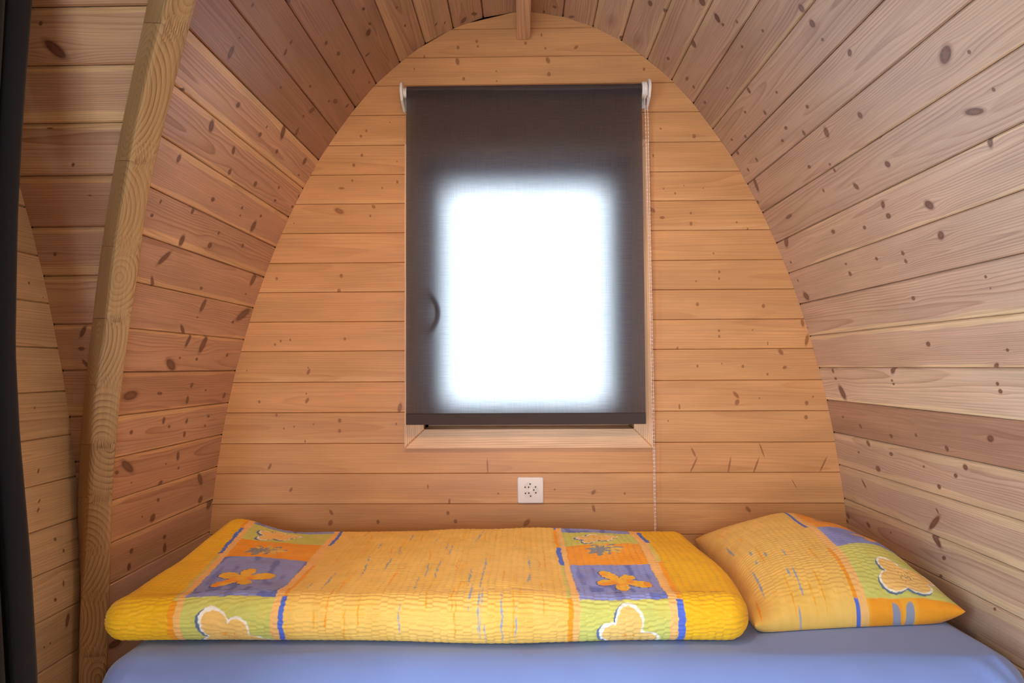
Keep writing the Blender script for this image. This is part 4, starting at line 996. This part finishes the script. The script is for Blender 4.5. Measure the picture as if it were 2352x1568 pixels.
# ---------------------------------------------------------------- pillow
n = 400
a = np.linspace(-1, 1, n); A, B = np.meshgrid(a, a, indexing='ij')
co = {(-1, -1): (.512, 1.545, -.580), (1, -1): (1.012, 1.600, -.566), (-1, 1): (.545, 2.205, -.553), (1, 1): (1.000, 2.19, -.548)}
P0 = np.zeros((n, n, 3))
A1 = A*(1-.055*(1-B**2)); B1 = B*(1-.045*(1-A**2))
for (i, j), p in co.items():
    P0 += ((1+i*A1)/2*(1+j*B1)/2)[..., None]*np.array(p)
q = np.maximum((1-np.abs(A)**2.2)*(1-np.abs(B)**2.2), 0)
gT = q**.52
Tb = (B+1)/2*.64; Sa = (A+1)/2*.49
hT = .125*gT*(1+.06*smooth_noise(50, 7, 1.6)(A, B))
top_ = P0.copy(); top_[..., 2] += hT
# wrinkles radiating from the seams near the corners
wr = smooth_noise(51, 16, 7.0)
edge = np.clip(1-q*2.2, 0, 1)
top_[..., 2] += .0035*edge*gT**.3*wr(A*.7, B*.7)
top_ += (seersucker(Sa, Tb, 99, .0010)*np.clip(q*6, 0, 1))[..., None]*np.array((0, -.25, .95))
bot_ = P0.copy(); bot_[..., 2] = np.maximum(P0[..., 2]-.11*q**.40, -.5985)
bot_[..., 1] -= 0.0
# front underside sags forward on to the sheet
def pillow_print(A, tt):
    u_, t_ = A+.006*(fine(A/.02, tt/.02)-.5), tt+.006*(fine(A/.02+9, tt/.02)-.5)
    C = np.empty(A.shape+(3,)); C[:] = MID
    C = over(C, .6*np.clip((fine(A/.05+5, tt/.3)-.45)*4, 0, 1), L3(246,190,84))
    PS = [(-.80,.95,.16,.25,GREY),(-.90,.06,.28,.0,GREY),(-.78,-.27,.12,.0,GREY),(-.66,-.38,.09,.1,GREY),(-.78,-.43,.06,0,GREY),(-.48,-.44,.14,.15,GREY),(-.85,-.66,.36,.02,GREY),(-.55,-.70,.12,.0,GREY),(-.49,-.74,.20,.0,GREY),(-.49,-.86,.10,0,GREY),(-.75,.10,.12,0,ORANGE),(-.71,-.34,.30,.03,ORANGE),(-.93,-.9,.2,0,ORANGE),(-.56,-1.0,.1,0,GREY),(-.2,-.5,.3,.1,L3(250,172,30)),(-.3,-.85,.3,.1,L3(250,172,30)),(-.6,-.85,.3,.1,L3(250,172,30)),(-.85,.5,.3,.1,L3(250,172,30)),(-.6,.8,.2,.1,L3(250,172,30)),(-.4,-.9,.2,.1,L3(250,172,30))]
    for (sx, st_, ln, sl, col) in PS:
        dt = t_-st_; dx = u_-sx+sl*.35*dt
        wd = .012*np.clip(1-np.abs(dt)/(ln/2+1e-6), 0, 1)**.5
        C = over(C, np.clip((wd-np.abs(dx))/.006+.4, 0, 1)*(np.abs(dt) < ln/2)*np.clip(fine(dt/.03+sx*31, u_/.02)*2.6-.1, 0, 1), col)
    LX = 0.0
    C = over(C, band(u_, LX, LX+.12, .008), PEACH)
    for a0, a1, c_ in ((-1.4, -.955, ORANGE), (-.955, -.47, GREEN), (-.47, -.05, BLUE), (-.05, .72, ORANGE), (.72, 1.4, GREEN)):
        mk = band(u_, LX+.10, 1.1, .008)*band(t_, a0, a1, .008); C = over(C, mk, c_)
        if c_ is ORANGE: C = over(C, mk*np.clip((fine(A/.09+7, tt/.09)-.5)*4, 0, 1)*.7, L3(252,180,50))
        if c_ is GREEN: C = over(C, mk*np.clip((fine(A/.09+17, tt/.15)-.5)*4, 0, 1)*.5, L3(226,206,96))
        if c_ is BLUE: C = over(C, mk*np.clip((fine(A/.09+27, tt/.15)-.5)*4, 0, 1)*.4, L3(120,116,180))
    for a0, a1, c_ in ((-1.4, -.955, LBLUE), (-.955, -.47, ORANGE), (-.02, .98, LBLUE)):
        C = over(C, band(u_, LX-.022, LX+.018, .008)*band(t_, a0, a1, .008), c_)
    dx, dy = (u_-.60)*.245, (t_+.79)*.40
    C = over(C, petals(dx+.005, dy+.006, .072, 4, .5, .6), L3(96,120,140)); C = over(C, petals(dx, dy, .072, 4, .5, .6), WHITE)
    C = over(C, petals(dx, dy, .066, 4, .5, .6), L3(250,200,112))
    C = over(C, petals(dx, dy, .022, 6, 0, .5)*np.clip(fine(dx/.004+5, dy/.004+9)*4-2.4, 0, 1), L3(130,120,90))
    dx, dy = (u_-.64)*.245, (t_+.25)*.34
    C = over(C, petals(dx, dy, .055, 5, .4, .3), L3(252,176,40))
    dx, dy = (u_-.46)*.245, (t_-.32)*.34
    C = over(C, petals(dx, dy, .05, 9, .2, .35), L3(160,150,150))
    dx, dy = (u_-.42)*.245, (t_+1.10)*.34
    C = over(C, petals(dx, dy, .05, 7, .2, .35), L3(150,150,165))
    return C
C = .90*pillow_print(A, B); Cb = .90*pillow_print(A, -2.0-B)
P = np.concatenate([top_, bot_[:, ::-1][:, 1:-1]], axis=1); CC = np.concatenate([C, Cb[:, ::-1][:, 1:-1]], axis=1)
pillow = grid_object('pillow', P, CC, PRINT, True, False, (.77, 1.88, -.6), label='plump yellow pillow with blue line, beside the folded duvet', cat='pillow')

# ---------------------------------------------------------------- curtain at the entrance
g = G('dark_curtain_cloth'); tc = g.n('ShaderNodeTexCoord'); sp = g.n('ShaderNodeSeparateXYZ'); g.put(sp.inputs[0], tc.outputs['UV'])
wa = g.m('SINE', g.m('MULTIPLY', sp.outputs[0], 3600.0)); wb = g.m('SINE', g.m('MULTIPLY', sp.outputs[1], 3600.0))
col = g.mix(g.ss(g.m('MULTIPLY', wa, wb), -.5, .5), c3(12, 10, 12), c3(27, 23, 27))
b = g.pbsdf(Base_Color=col, Roughness=.85); b.inputs['Specular IOR Level'].default_value = .2; b.inputs['Sheen Weight'].default_value = .1
CURT = g.out(b.outputs[0])
curtain = empty('curtain', (-.9, 1.08, -1.13), label='near-black curtain gathered at the left edge beside the rib', cat='curtain')
CE = [(-1.13, -.838), (-.55, -.846), (-.347, -.864), (-.117, -.888), (.038, -.897), (.273, -.894), (.432, -.888), (.673, -.876), (.84, -.874)]
vs, fs, uvs = [], [], []
nz, ny = 48, 160
plan = []
s = 0.0
for j in range(ny+1):
    t = j/ny; yy = .70+.50*t
    am = .030 if t > .82 else .098  # folds out of view widened to keep daylight off the rib
    xx = -am*(1+math.cos(2*math.pi*(t*8.0)))/1.0*.75*(1 if t <= .82 else 1) - .012*(1-t)
    yy += .016*math.sin(2*math.pi*(t*16.0))
    plan.append((xx, yy))
for i in range(nz+1):
    z = -1.13+1.97*i/nz
    ex = np.interp(z, [c[0] for c in CE], [c[1] for c in CE])
    s = 0.0
    for j, (xx, yy) in enumerate(plan):
        k = 1+.25*math.sin(3*z+j*.05)
        vs.append((ex+xx*k, yy+.006*math.sin(4*z+j*.1), z)); uvs.append((j*.007, z))
for i in range(nz):
    for j in range(ny): q = i*(ny+1)+j; fs.append((q, q+1, q+ny+2, q+ny+1))
o = obj('curtain_cloth', vs, fs, CURT, curtain, uvs, smooth=True)
md = o.modifiers.new('thickness', 'SOLIDIFY'); md.thickness = .0025
vs, fs = tube([(-.90, .62, .848), (-.90, 1.20, .848)], .011, 12)
o = obj('rail', vs, fs, METAL, curtain); fix_normals(o)

# ---------------------------------------------------------------- lift everything so that the floor lies at z = 0
for o in bpy.data.objects:
    if o.parent is None: o.location.z += ZC
bpy.context.view_layer.update()
